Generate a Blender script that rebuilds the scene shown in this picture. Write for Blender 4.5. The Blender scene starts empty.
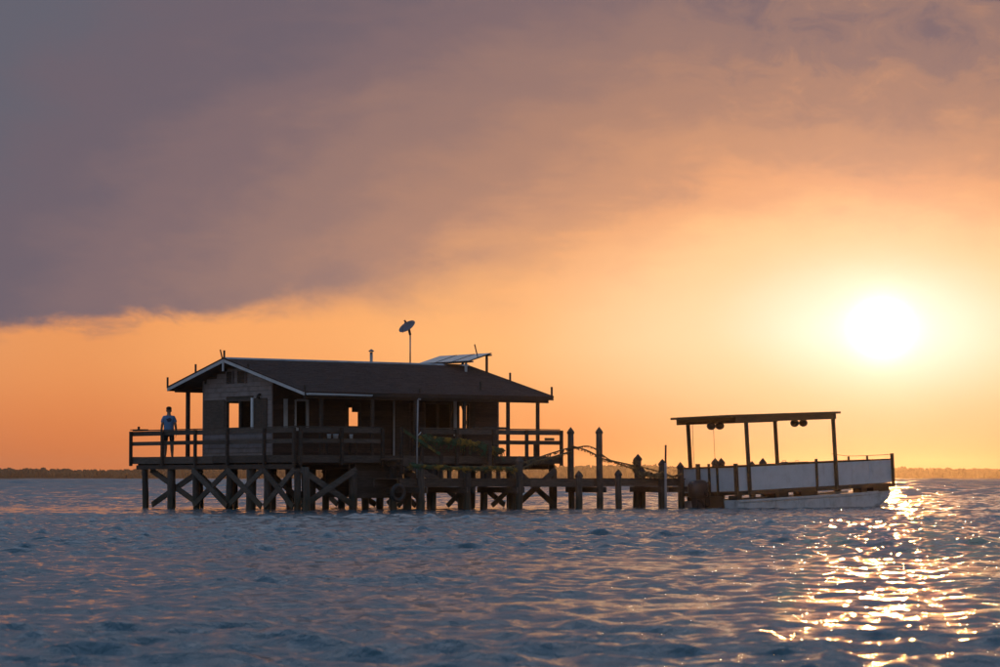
import bpy, bmesh, math, random
import numpy as np
from mathutils import Vector, Matrix, noise as mnoise
R = math.radians
rnd = random.Random(7)
scene = bpy.context.scene
COL = scene.collection

# ------------------------------------------------------------------ camera, sky, sun, exposure
FPX, CAM_H = 2800.0, 1.085                      # focal length in photo pixels, eye height over the water
PITCH = math.atan(144.5 / FPX)
cam = bpy.data.objects.new('camera', bpy.data.cameras.new('camera'))
COL.objects.link(cam)
cam.location = (0, 0, CAM_H)
cam.rotation_euler = (math.pi / 2 + PITCH, 0, 0)
cam.data.sensor_width = 36.0
cam.data.lens = FPX / 1000 * 36
cam.data.clip_end = 12000
cam.data.dof.use_dof = True
cam.data.dof.focus_distance = 98.0
cam.data.dof.aperture_fstop = 5.0
scene.camera = cam

SUN_EL, SUN_AZ = 3.03, 7.78                      # degrees above the horizon, degrees to the right of straight ahead
scene.view_settings.view_transform = 'Standard'
scene.view_settings.look = 'None'
scene.view_settings.gamma = 1
scene.view_settings.exposure = 0.0
scene.view_settings.use_curve_mapping = False

sun = bpy.data.objects.new('sun', bpy.data.lights.new('sun', 'SUN'))
COL.objects.link(sun)
sun.data.energy = 0.36
sun.data.angle = R(0.6)
sun.data.color = (1.0, 0.43, 0.12)
sd = Vector((math.sin(R(SUN_AZ)) * math.cos(R(SUN_EL)), math.cos(R(SUN_AZ)) * math.cos(R(SUN_EL)), math.sin(R(SUN_EL))))
sun.rotation_euler = sd.to_track_quat('Z', 'Y').to_euler()

world = bpy.data.worlds.new('World')
scene.world = world
world.use_nodes = True
wt = world.node_tree
wt.nodes.clear()

class NT:
    """small helper that wires shader nodes as expressions"""
    def __init__(self, t): self.t = t
    def n(self, typ, **kw):
        x = self.t.nodes.new(typ)
        for k, v in kw.items(): setattr(x, k, v)
        return x
    def put(self, sock, v):
        if isinstance(v, bpy.types.NodeSocket): self.t.links.new(v, sock)
        elif v is not None: sock.default_value = v
    def m(self, op, a, b=None, c=None):
        x = self.n('ShaderNodeMath', operation=op)
        for s, v in zip(x.inputs, (a, b, c)): self.put(s, v)
        return x.outputs[0]
    def ss(self, v, lo, hi, o0=0.0, o1=1.0):
        x = self.n('ShaderNodeMapRange', interpolation_type='SMOOTHSTEP')
        for s, q in zip(x.inputs, (v, lo, hi, o0, o1)): self.put(s, q)
        return x.outputs[0]
    def mix(self, f, a, b, typ='MIX'):
        x = self.n('ShaderNodeMix', data_type='RGBA', blend_type=typ)
        self.put(x.inputs[0], f); self.put(x.inputs[6], a); self.put(x.inputs[7], b)
        return x.outputs[2]
    def ramp(self, f, els, interp='EASE'):
        x = self.n('ShaderNodeValToRGB')
        cr = x.color_ramp; cr.interpolation = interp
        while len(cr.elements) < len(els): cr.elements.new(0.5)
        for e, (p, c) in zip(cr.elements, els): e.position = p; e.color = (*c, 1) if len(c) == 3 else c
        self.put(x.inputs[0], f)
        return x.outputs[0]
    def noise(self, vec, scale, detail=4, rough=0.5, dist=0.0):
        x = self.n('ShaderNodeTexNoise')
        self.put(x.inputs['Vector'], vec)
        x.inputs['Scale'].default_value = scale; x.inputs['Detail'].default_value = detail
        x.inputs['Roughness'].default_value = rough; x.inputs['Distortion'].default_value = dist
        return x.outputs['Fac']
    def xyz(self, x_, y_, z_):
        x = self.n('ShaderNodeCombineXYZ')
        for s, v in zip(x.inputs, (x_, y_, z_)): self.put(s, v)
        return x.outputs[0]
    def scale(self, vec, s):
        x = self.n('ShaderNodeVectorMath', operation='MULTIPLY')
        self.put(x.inputs[0], vec); x.inputs[1].default_value = s
        return x.outputs[0]
    def addc(self, a, b):
        return self.mix(1.0, a, b, 'ADD')

def build_sky():
    w = NT(wt)
    tc = w.n('ShaderNodeTexCoord')
    sp = w.n('ShaderNodeSeparateXYZ'); w.put(sp.inputs[0], tc.outputs['Generated'])
    x, y, z = sp.outputs
    el = w.m('MULTIPLY', w.m('ARCSINE', z), 57.29578)
    az = w.m('MULTIPLY', w.m('ARCTAN2', x, y), 57.29578)
    daz = w.m('SUBTRACT', az, SUN_AZ)
    de = w.m('SUBTRACT', el, SUN_EL)
    q = w.xyz(w.m('MULTIPLY', az, 0.10), w.m('MULTIPLY', el, 0.30), 0.0)          # streaky cloud coordinates
    qb = w.xyz(w.m('MULTIPLY', az, 0.22), w.m('MULTIPLY', el, 0.45), 3.7)
    n1 = w.m('SUBTRACT', w.noise(q, 1.6, 5, 0.55, 0.6), 0.5)
    n2 = w.m('SUBTRACT', w.noise(qb, 2.6, 6, 0.6, 0.3), 0.5)
    n3 = w.m('SUBTRACT', w.noise(qb, 0.8, 3, 0.5), 0.5)
    adz = w.m('MULTIPLY', daz, 0.49)
    d = w.m('SQRT', w.m('ADD', w.m('MULTIPLY', adz, adz), w.m('MULTIPLY', de, de)))
    # open sky under the cloud bank, coloured by its distance from the sun
    clear = w.ramp(w.m('DIVIDE', w.m('ADD', d, w.m('MULTIPLY', n3, 1.2)), 40.0), [
        (0.00, (1.0, .74, .50)), (0.05, (1.0, .60, .28)), (0.10, (1.0, .46, .15)), (0.16, (.95, .39, .125)),
        (0.205, (.84, .32, .105)), (0.30, (.62, .33, .20)), (0.55, (.36, .29, .28)), (1.0, (.24, .26, .32))])
    clear = w.mix(w.ss(el, 2.2, 0.0, 0.0, 0.25), clear, w.mix(1.0, clear, (.66, .62, .86, 1), 'MULTIPLY'))
    # the cloud bank
    n4 = w.m('SUBTRACT', w.noise(w.xyz(w.m('MULTIPLY', az, 0.5), w.m('MULTIPLY', el, 0.8), 9.1), 1.5, 6, 0.62, 0.8), 0.42)
    wisp = w.m('MULTIPLY', w.m('MULTIPLY', w.ss(el, 6.0, 9.0), w.ss(az, 1.0, 7.0)), w.m('MULTIPLY', n4, 5.0))      # darker scud passing in front
    dc_ = w.m('ADD', w.m('ADD', d, wisp), w.m('ADD', w.m('MULTIPLY', n1, 2.2), w.m('MULTIPLY', n2, 1.4)))
    cloud = w.ramp(w.m('DIVIDE', dc_, 19.0), [
        (0.0, (1.0, .66, .36)), (.10, (1.0, .50, .20)), (.16, (.80, .36, .17)), (.21, (.58, .285, .165)),
        (.27, (.42, .225, .16)), (.33, (.31, .185, .16)), (.40, (.215, .145, .155)), (.47, (.155, .122, .15)),
        (.56, (.128, .125, .16)), (.75, (.13, .145, .19)), (1.0, (.15, .175, .23))])
    base_el = w.m('ADD', w.m('MULTIPLY', w.ss(az, -10.5, 8.0), 1.9), 3.0)
    edge = w.m('ADD', w.m('SUBTRACT', el, base_el), w.m('ADD', w.m('MULTIPLY', n1, 1.5), w.m('MULTIPLY', n2, 1.0)))
    soft = w.ss(az, -7.0, 3.0, 0.22, 1.7)
    mask = w.ss(edge, w.m('MULTIPLY', soft, -1.0), soft)
    low = w.mix(mask, clear, cloud)
    # higher up and behind the camera: the plain evening sky
    sky = w.n('ShaderNodeTexSky', sky_type='NISHITA')
    sky.sun_disc = False
    sky.sun_elevation = R(SUN_EL); sky.sun_rotation = R(SUN_AZ)
    sky.altitude = 0; sky.air_density = 1.0; sky.dust_density = 1.0; sky.ozone_density = 3.0
    nish = w.addc(w.mix(1.0, sky.outputs[0], (NISH, NISH, NISH, 1), 'MULTIPLY'), w.mix(w.ss(el, 8.0, 38.0), (.25, .205, .20, 1), (.12, .18, .26, 1)))   # plus an added glow, warm low and blue high, lifting the sky's light
    up = w.ss(w.m('ADD', el, w.m('MULTIPLY', n3, 6.0)), 11.0, 26.0)
    back = w.ss(w.m('ABSOLUTE', daz), 35.0, 85.0)
    col = w.mix(w.m('MAXIMUM', up, back), low, nish)
    # the sun's own glow through the thin haze
    dd = w.m('SQRT', w.m('ADD', w.m('MULTIPLY', daz, daz), w.m('MULTIPLY', de, de)))
    g = w.m('MULTIPLY', w.m('POWER', 2.718, w.m('MULTIPLY', w.m('MULTIPLY', w.m('DIVIDE', dd, 0.50), w.m('DIVIDE', dd, 0.50)), -1.0)), 1.2)
    h = w.m('MULTIPLY', w.m('POWER', 2.718, w.m('MULTIPLY', dd, -0.72)), 0.50)
    eh = w.m('SQRT', w.m('ADD', w.m('MULTIPLY', w.m('MULTIPLY', daz, daz), 0.06), w.m('MULTIPLY', de, de)))
    h2 = w.m('MULTIPLY', w.m('POWER', 2.718, w.m('MULTIPLY', eh, -0.95)), 0.40)
    def tint(f, c):
        v = w.n('ShaderNodeVectorMath', operation='SCALE'); v.inputs[0].default_value = c; w.put(v.inputs[3], f)
        return v.outputs[0]
    col = w.addc(col, tint(g, (1.0, .92, .80)))
    col = w.addc(col, tint(h, (1.0, .78, .74)))
    col = w.addc(col, tint(h2, (.52, .48, .56)))
    col = w.mix(w.m('MULTIPLY', w.ss(el, 2.9, 0.2), 0.9), col, w.mix(1.0, col, (.92, .66, .56, 1), 'MULTIPLY'))   # low air reddens the light
    bg = w.n('ShaderNodeBackground'); w.put(bg.inputs[0], col); bg.inputs[1].default_value = 1.0
    out = w.n('ShaderNodeOutputWorld'); wt.links.new(bg.outputs[0], out.inputs[0])
NISH = 0.16
build_sky()

# ------------------------------------------------------------------ pixel -> place helpers
def ray(px, py):
    dx = (px - 500) / FPX; dz = (333.5 - py) / FPX
    d = math.cos(PITCH) - dz * math.sin(PITCH)
    return dx / d, (math.sin(PITCH) + dz * math.cos(PITCH)) / d
def at(px, py, Y):
    a, b = ray(px, py)
    return Vector((a * Y, Y, CAM_H + b * Y))

class Frame:
    """a ground frame: origin seen at pixel column px at depth Y, x axis turned by ang from the picture plane"""
    def __init__(self, px, Y, ang):
        o = at(px, 480, Y); self.o = Vector((o.x, o.y, 0)); self.a = ang
        self.c, self.s = math.cos(ang), math.sin(ang)
    def lx(self, px, y, py=None):
        k, kz = ray(px, 480 if py is None else py)
        x = (k * (self.o.y + y * self.c) - self.o.x + y * self.s) / (self.c - k * self.s)
        return x if py is None else (x, CAM_H + kz * (self.o.y + x * self.s + y * self.c))
    def ly(self, px, x, py=None):
        k, kz = ray(px, 480 if py is None else py)
        y = (self.o.x + x * self.c - k * (self.o.y + x * self.s)) / (self.s + k * self.c)
        return y if py is None else (y, CAM_H + kz * (self.o.y + x * self.s + y * self.c))
    def w(self, x, y, z=0.0):
        return Vector((self.o.x + x * self.c - y * self.s, self.o.y + x * self.s + y * self.c, z))

# ------------------------------------------------------------------ mesh helpers
def mesh_of(verts, faces, smooth=False):
    me = bpy.data.meshes.new('m')
    me.from_pydata([tuple(v) for v in verts], [], faces)
    if smooth: me.polygons.foreach_set('use_smooth', [True] * len(me.polygons))
    me.update()
    return me
def obj(name, me, mat, parent=None, **props):
    o = bpy.data.objects.new(name, me)
    COL.objects.link(o)
    if mat is not None and me is not None and not me.materials: me.materials.append(mat)
    if parent: o.parent = parent
    for k, v in props.items(): o[k] = v
    return o
def thing(name, label, cat, loc=(0, 0, 0), rot=(0, 0, 0), group=None):
    o = bpy.data.objects.new(name, None); COL.objects.link(o)
    o.location = loc; o.rotation_euler = rot; o.empty_display_size = 0.2
    o['label'] = label; o['category'] = cat
    if group: o['group'] = group
    return o
def tag(o, label, cat, group=None):
    o['label'] = label; o['category'] = cat
    if group: o['group'] = group
    return o
BF = [(0, 3, 2, 1), (4, 5, 6, 7), (0, 1, 5, 4), (1, 2, 6, 5), (2, 3, 7, 6), (3, 0, 4, 7)]
class MB:
    def __init__(self): self.v = []; self.f = []
    def add(self, vs, fs):
        n = len(self.v); self.v += [tuple(p) for p in vs]; self.f += [tuple(i + n for i in q) for q in fs]; return self
    def box(self, x0, x1, y0, y1, z0, z1):
        return self.add([(x0, y0, z0), (x1, y0, z0), (x1, y1, z0), (x0, y1, z0), (x0, y0, z1), (x1, y0, z1), (x1, y1, z1), (x0, y1, z1)], BF)
    def hexa(self, pts): return self.add(pts, BF)
    def beam(self, p, q, w, h, up=(0, 0, 1)):
        p, q = Vector(p), Vector(q); d = (q - p).normalized(); u = Vector(up)
        if abs(d.dot(u)) > 0.98: u = Vector((0, 1, 0))
        s = d.cross(u).normalized(); u = s.cross(d)
        a, b = s * w / 2, u * h / 2
        return self.add([p - a - b, q - a - b, q + a - b, p + a - b, p - a + b, q - a + b, q + a + b, p + a + b],
                        [(0, 1, 2, 3), (4, 7, 6, 5), (0, 4, 5, 1), (1, 5, 6, 2), (2, 6, 7, 3), (3, 7, 4, 0)])
    def tube(self, pts, rad, n=8, cap=True, tip=None):
        pts = [Vector(p) for p in pts]
        if not hasattr(rad, '__len__'): rad = [rad] * len(pts)
        base = len(self.v); ref = None
        for i, p in enumerate(pts):
            d = (pts[min(i + 1, len(pts) - 1)] - pts[max(i - 1, 0)])
            d = d.normalized() if d.length > 1e-9 else Vector((0, 0, 1))
            if ref is None: ref = Vector((1, 0, 0)) if abs(d.x) < 0.8 else Vector((0, 1, 0))
            s = (ref - d * ref.dot(d)).normalized(); t = d.cross(s); ref = s
            for k in range(n):
                a = 2 * math.pi * k / n
                self.v.append(tuple(p + (s * math.cos(a) + t * math.sin(a)) * rad[i]))
        for i in range(len(pts) - 1):
            for k in range(n):
                a, b = base + i * n + k, base + i * n + (k + 1) % n
                self.f.append((a, b, b + n, a + n))
        if cap:
            self.f.append(tuple(base + k for k in range(n))[::-1])
            self.f.append(tuple(base + (len(pts) - 1) * n + k for k in range(n)))
        return self
    def me(self, smooth=False): return mesh_of(self.v, self.f, smooth)
def box(name, mat, parent, *b, **kw): return obj(name, MB().box(*b).me(), mat, parent, **kw)
def beam(name, mat, parent, p, q, w, h, **kw): return obj(name, MB().beam(p, q, w, h).me(), mat, parent, **kw)

# ------------------------------------------------------------------ materials
def pmat(name, rough=0.6, spec=0.5, metal=0.0):
    m = bpy.data.materials.new(name); m.use_nodes = True
    t = NT(m.node_tree); b = m.node_tree.nodes['Principled BSDF']
    b.inputs['Roughness'].default_value = rough
    b.inputs['Specular IOR Level'].default_value = spec
    b.inputs['Metallic'].default_value = metal
    return m, t, b
def wood(name, a, b_, streak=(1.2, 1.2, 9.0), rough=0.8, wet=False, bump=0.35):
    m, t, b = pmat(name, rough, 0.3)
    tc = t.n('ShaderNodeTexCoord'); oi = t.n('ShaderNodeObjectInfo')
    off = t.n('ShaderNodeVectorMath', operation='ADD')
    t.put(off.inputs[0], tc.outputs['Object'])
    t.put(off.inputs[1], t.xyz(t.m('MULTIPLY', oi.outputs['Random'], 37.0), t.m('MULTIPLY', oi.outputs['Random'], 11.0), 0.0))
    v = t.scale(off.outputs[0], streak)
    f = t.noise(v, 3.0, 6, 0.65, 0.4)
    g = t.noise(off.outputs[0], 1.3, 3, 0.6)
    c = t.mix(t.ss(f, 0.3, 0.7), (*a, 1), (*b_, 1))
    c = t.mix(t.ss(g, 0.35, 0.75, 0.0, 0.55), c, tuple(0.55 * q for q in a) + (1,))
    br = t.m('ADD', t.m('MULTIPLY', oi.outputs['Random'], 0.5), 0.75)
    v2 = t.n('ShaderNodeVectorMath', operation='SCALE'); t.put(v2.inputs[0], c); t.put(v2.inputs[3], br); c = v2.outputs[0]
    if wet:                                     # algae and barnacle band near the waterline
        geo = t.n('ShaderNodeNewGeometry'); sp = t.n('ShaderNodeSeparateXYZ'); t.put(sp.inputs[0], geo.outputs['Position'])
        hz = t.m('ADD', sp.outputs[2], t.m('MULTIPLY', t.m('SUBTRACT', t.noise(off.outputs[0], 4.0, 3), 0.5), 0.5))
        c = t.mix(t.ss(hz, 0.62, 0.3), c, (.028, .030, .022, 1))
        t.put(b.inputs['Roughness'], t.ss(hz, 0.15, 0.6, 0.3, rough))
    t.put(b.inputs['Base Color'], c)
    bp = t.n('ShaderNodeBump'); bp.inputs['Strength'].default_value = bump; bp.inputs['Distance'].default_value = 0.02
    t.put(bp.inputs['Height'], f); t.put(b.inputs['Normal'], bp.outputs[0])
    return m
def paint(name, c, rough=0.5, dirt=(.10, .08, .06), amount=0.4, spec=0.4, metal=0.0, scale=2.5):
    m, t, b = pmat(name, rough, spec, metal)
    tc = t.n('ShaderNodeTexCoord'); oi = t.n('ShaderNodeObjectInfo')
    off = t.n('ShaderNodeVectorMath', operation='ADD'); t.put(off.inputs[0], tc.outputs['Object'])
    t.put(off.inputs[1], t.xyz(t.m('MULTIPLY', oi.outputs['Random'], 23.0), 0.0, 0.0))
    n = t.noise(off.outputs[0], scale, 6, 0.65)
    st = t.noise(t.scale(off.outputs[0], (4, 4, .6)), 2.0, 4, 0.6)
    k = t.m('MULTIPLY', t.ss(n, 0.4, 0.75), amount)
    k = t.m('ADD', k, t.m('MULTIPLY', t.ss(st, 0.5, 0.8), amount * 0.6))
    t.put(b.inputs['Base Color'], t.mix(k, (*c, 1), (*dirt, 1)))
    t.put(b.inputs['Roughness'], t.ss(n, 0.3, 0.8, rough * 0.85, min(1, rough * 1.3)))
    return m
M = {}
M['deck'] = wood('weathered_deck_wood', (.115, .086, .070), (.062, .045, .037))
M['front'] = wood('brown_shaded_siding', (.090, .056, .044), (.050, .032, .026))  # brown boards, darkened so the colour holds the porch shade
M['post'] = wood('dark_post_wood', (.075, .052, .042), (.040, .028, .022))
M['pile'] = wood('pile_wood', (.095, .078, .068), (.044, .035, .029), streak=(6, 6, .7), wet=True, bump=0.6)
M['brace'] = wood('brace_wood', (.115, .096, .084), (.055, .044, .037), wet=True)
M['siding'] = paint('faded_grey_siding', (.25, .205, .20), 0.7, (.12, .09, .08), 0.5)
M['shutter'] = wood('shutter_wood', (.11, .085, .07), (.06, .046, .04))
M['sheath'] = wood('bare_sheathing', (.10, .08, .066), (.05, .04, .034))
M['shingle'] = wood('brown_shingle', (.072, .042, .036), (.036, .022, .019), streak=(4, 4, 4), rough=0.9, bump=0.5)
M['trim'] = paint('pale_trim_paint', (.52, .52, .55), 0.5, (.22, .20, .18), 0.4)
M['white'] = paint('white_plastic', (.66, .68, .72), 0.4, (.3, .28, .25), 0.25)
M['pale'] = paint('aged_grey_plastic', (.30, .28, .29), .5, (.15, .12, .10), .5)
M['hull'] = paint('white_hull_paint', (.52, .52, .54), 0.35, (.17, .14, .11), 0.55)
M['panel'] = paint('white_boat_panel', (.55, .55, .58), 0.5, (.28, .25, .22), 0.3)
M['boatwood'] = wood('boat_frame_wood', (.10, .062, .034), (.055, .034, .020))
M['metal'] = paint('grey_metal', (.28, .28, .29), 0.35, (.12, .08, .06), 0.5, metal=0.8)
M['dish'] = paint('dish_enamel', (.13, .13, .16), 0.5, (.1, .09, .08), 0.4)
M['black'] = paint('black_rubber', (.022, .021, .022), 0.55, (.06, .055, .05), 0.4)
M['motor'] = paint('motor_cowl', (.035, .033, .036), 0.3, (.07, .06, .05), 0.4)
M['interior'] = paint('interior_board', (.10, .08, .065), 0.8, (.05, .04, .03), 0.5)
def solar_mat():
    m, t, b = pmat('solar_cell', 0.12, 0.8)
    tc = t.n('ShaderNodeTexCoord')
    br = t.n('ShaderNodeTexBrick'); t.put(br.inputs['Vector'], tc.outputs['Object'])
    br.offset = 0; br.inputs['Color1'].default_value = (.24, .27, .31, 1); br.inputs['Color2'].default_value = (.27, .30, .34, 1)  # pale cell colours stand in for the sky reflected in the panels
    br.inputs['Mortar'].default_value = (.3, .32, .35, 1); br.inputs['Scale'].default_value = 1
    br.inputs['Brick Width'].default_value = .16; br.inputs['Row Height'].default_value = .16; br.inputs['Mortar Size'].default_value = .006
    t.put(b.inputs['Base Color'], br.outputs['Color'])
    return m
M['solar'] = solar_mat()
def glass_mat():
    m, t, b = pmat('window_glass', 0.04, 0.5)
    b.inputs['Base Color'].default_value = (.55, .58, .58, 1)
    b.inputs['Transmission Weight'].default_value = 1.0
    b.inputs['IOR'].default_value = 1.05
    return m
M['glass'] = glass_mat()
def net_mat(name, a, b_, c_):
    m, t, b = pmat(name, 0.85, 0.2)
    tc = t.n('ShaderNodeTexCoord')
    n = t.noise(tc.outputs['Object'], 2.2, 4, 0.6)
    t.put(b.inputs['Base Color'], t.ramp(n, [(0.36, a), (0.5, b_), (0.64, c_)], 'LINEAR'))
    return m
M['net'] = net_mat('net_twine', (.05, .11, .06), (.05, .06, .03), (.30, .17, .03))
M['rope'] = net_mat('weathered_rope', (.10, .07, .04), (.16, .12, .07), (.07, .05, .03))

# ------------------------------------------------------------------ water
def build_water():
    def geo(a, b, r):
        out = [a]
        while out[-1] * (1 + r) < b: out.append(out[-1] * (1 + r))
        return out + [b]
    rs = np.random.RandomState(11)
    gusts = [(rs.uniform(12, 60), rs.uniform(0.9, 2.2), rs.uniform(0, 6.28)) for _ in range(9)]
    chop = []
    N = 170
    for k in range(N):
        lam = math.exp(rs.uniform(math.log(0.18), math.log(3.6)))
        wgt = math.exp(-((math.log(lam) - math.log(0.5)) / 0.95) ** 2) + 0.12
        slope = WAVE * wgt / math.sqrt(N) * rs.uniform(.6, 1.4)
        chop.append((lam, slope * lam / (2 * math.pi) * 1.414, R(-84) + rs.normal(0, 0.62 if lam > .7 else 0.8), rs.uniform(0, 6.28)))
    swell = [(math.exp(rs.uniform(math.log(.008), math.log(.035))), rs.uniform(-260, 260), rs.uniform(0, 6.28)) for _ in range(26)]
    def grid(ys, nd, nout):
        ys = np.array(ys)
        s = np.concatenate([-(np.linspace(1, 0, nout)[:-1]) - 1, np.linspace(-1, 1, nd + 1), np.linspace(0, 1, nout)[1:] + 1])
        Y, S = np.meshgrid(ys, s, indexing='ij')
        wd = 0.235 * np.maximum(Y, 9) + 1.2
        X = np.where(np.abs(S) <= 1, S * wd, np.sign(S) * (wd + (3900 - wd) * np.clip(np.abs(S) - 1, 0, 1) ** 3))
        dy = 0.0029 * np.maximum(Y, 9); dx = np.abs(np.gradient(X, axis=1))
        Z = np.zeros_like(X); DX = np.zeros_like(X); DY = np.zeros_like(X)
        gust = np.ones_like(X)                      # slicks and gusts: the chop is not equally high everywhere
        for lam, th, ph in gusts:
            gust += 0.13 * np.sin(2 * math.pi / lam * (X * math.cos(th) * 0.5 + Y * math.sin(th)) + ph)
        gust = np.clip(gust, 0.4, 1.15) * np.clip(0.55 + Y / 60, 0.7, 1)
        gust *= 1 - 0.62 * np.exp(-((Y - 104 - 0.2 * X) / 9) ** 2) * np.clip((8 - X) / 8, 0, 1)      # calm slick in the lee around the piles
        for lam, A, th, ph in chop:
            kx, ky = math.cos(th), math.sin(th)
            eff = np.maximum(dy * abs(ky), dx * abs(kx))
            a = A * np.clip((lam / np.maximum(eff, 1e-6) - 2.0) / 1.0, 0, 1) * gust
            p = 2 * math.pi / lam * (X * kx + Y * ky) + ph
            Z += a * np.cos(p); sp = np.sin(p)
            DX -= 1.0 * a * kx * sp; DY -= 1.0 * a * ky * sp
        # farther out only the longer waves are wide enough to be modelled
        far = np.clip((Y - 118) / 60, 0, 1); Yp = np.maximum(Y, 9)
        for c, K, ph in swell:
            Z += far * 0.036 * c * np.minimum(Yp, 700) / (2 * math.pi) * np.cos(2 * math.pi / c * np.log(Yp) + K * np.clip(X / Yp, -1, 1) + ph)
        V = np.stack([X + DX, Y + DY, Z], -1).reshape(-1, 3)
        idx = np.arange(X.size).reshape(X.shape)
        q = np.stack([idx[:-1, :-1], idx[:-1, 1:], idx[1:, 1:], idx[1:, :-1]], -1).reshape(-1, 4)
        return V, q
    parts = [grid(list(np.linspace(-60, 8.5, 16)) + geo(9, 140, .0027), 560, 13), grid(geo(138.5, 1600, .0030) + geo(1650, 3900, .05), 300, 13)]
    V = np.concatenate([p[0] for p in parts]); off = 0; Q = []
    for v, q in parts: Q.append(q + off); off += len(v)
    q = np.concatenate(Q).reshape(-1); nf = len(q) // 4
    me = bpy.data.meshes.new('water')
    me.vertices.add(len(V)); me.vertices.foreach_set('co', V.astype(np.float32).ravel())
    me.loops.add(len(q)); me.loops.foreach_set('vertex_index', q.astype(np.int32))
    me.polygons.add(nf); me.polygons.foreach_set('loop_start', np.arange(0, len(q), 4, dtype=np.int32))
    me.polygons.foreach_set('use_smooth', np.ones(nf, dtype=bool))
    me.update(calc_edges=True); me.validate()
    m, t, b = pmat('sea_water', 0.06, 0.5)
    b.inputs['Base Color'].default_value = (.032, .084, .108, 1)
    b.inputs['IOR'].default_value = 1.333
    ge = t.n('ShaderNodeNewGeometry')
    sp = t.n('ShaderNodeSeparateXYZ'); t.put(sp.inputs[0], ge.outputs['Position'])
    t.put(b.inputs['Roughness'], t.ss(sp.outputs[1], 90.0, 700.0, .045, .30))      # ripples too far off to model one by one
    n1 = t.noise(t.scale(ge.outputs['Position'], (1.0, .75, 1.0)), 9.0, 5, .65, .3)
    n2 = t.noise(t.scale(ge.outputs['Position'], (1.0, .7, 1.0)), 1.7, 3, .55, .2)
    bp = t.n('ShaderNodeBump'); bp.inputs['Strength'].default_value = 1.0; bp.inputs['Distance'].default_value = .046
    t.put(bp.inputs['Height'], n1)
    b2 = t.n('ShaderNodeBump'); b2.inputs['Strength'].default_value = 1.0; b2.inputs['Distance'].default_value = .07
    t.put(b2.inputs['Height'], n2); t.put(b2.inputs['Normal'], bp.outputs[0])
    t.put(b.inputs['Normal'], b2.outputs[0])
    obj('water', me, m, kind='structure')
WAVE = 0.31
build_water()

# ------------------------------------------------------------------ far shore
def build_shore():
    n = 160; v = []; f = []
    for i in range(n + 1):
        x = -2400 + 4800 * i / n; w = 12 * math.sin(i * .37) + 8 * math.sin(i * 1.13)
        v += [(x, 2486 + w, -.8), (x, 2496 + w, .9 + .3 * math.sin(i * 2.1)), (x, 2600 + w, 2.0), (x, 2680, -.8)]
    for i in range(n):
        for k in range(3): f.append((4 * i + k, 4 * i + k + 4, 4 * i + k + 5, 4 * i + k + 1))
    m, t, b = pmat('marsh_soil', .9, .2)
    tc = t.n('ShaderNodeTexCoord')
    t.put(b.inputs['Base Color'], t.ramp(t.noise(tc.outputs['Object'], .05, 4), [(.3, (.06, .055, .035)), (.7, (.11, .095, .06))]))
    obj('shore', mesh_of(v, f), m, kind='structure')
    bm = bmesh.new(); bmesh.ops.create_icosphere(bm, subdivisions=2, radius=1)
    bv = np.array([q.co[:] for q in bm.verts]); bf = [[q.index for q in p.verts] for p in bm.faces]; bm.free()
    rs = np.random.RandomState(3); V = []; F = []; off = 0
    x = -2300.0
    while x < 2300:
        for row in range(3):
            yy = 2512 + row * 22 + rs.uniform(-8, 8)
            pxc = 500 + FPX * x / 2520
            hill = 3.2 * math.exp(-((pxc - 625) / 75) ** 2) + .6 * math.sin(x * .021) + .4 * math.sin(x * .057)
            top = 8.9 + hill + rs.uniform(-.6, .5) + (rs.uniform(0, 1.3) if rs.rand() < .10 else 0) + row * .25
            r = rs.uniform(1.8, 3.6); rz = min(rs.uniform(2.4, 4.0), top * .45)
            jit = 1 + rs.normal(0, .17, len(bv))[:, None]
            V.append(bv * jit * (r, r, rz) + (x + rs.uniform(-3, 3), yy, top - rz)); F += [[q + off for q in p] for p in bf]; off += len(bv)
            V.append(bv * jit * (r * 1.15, r, top * .42) + (x, yy - 3, top * .34)); F += [[q + off for q in p] for p in bf]; off += len(bv)
        x += rs.uniform(2.8, 4.8)
    me = mesh_of(np.concatenate(V), F)
    m, t, b = pmat('far_foliage', .9, .15)
    tc = t.n('ShaderNodeTexCoord')
    t.put(b.inputs['Base Color'], t.ramp(t.noise(tc.outputs['Object'], .25, 4), [(.3, (.03, .036, .018)), (.7, (.06, .066, .034))]))
    o = obj('far_woods', me, m, kind='stuff')
    tag(o, 'low dark band of far trees along the horizon behind the water', 'woods')
build_shore()

def build_haze():
    m = bpy.data.materials.new('haze_air'); m.use_nodes = True
    t = m.node_tree; t.nodes.clear()
    pv = t.nodes.new('ShaderNodeVolumePrincipled'); out = t.nodes.new('ShaderNodeOutputMaterial')
    pv.inputs['Color'].default_value = (.95, .88, .80, 1)
    pv.inputs['Density'].default_value = HAZE
    pv.inputs['Anisotropy'].default_value = .9
    t.links.new(pv.outputs[0], out.inputs['Volume'])
    o = obj('haze', MB().box(-3950, 3950, -100, 3950, -2, 26).me(), m, kind='stuff')
    tag(o, 'thin evening haze lying over the whole bay', 'haze')
    m.cycles.homogeneous_volume = True
HAZE = 0.00009
build_haze()

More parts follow.
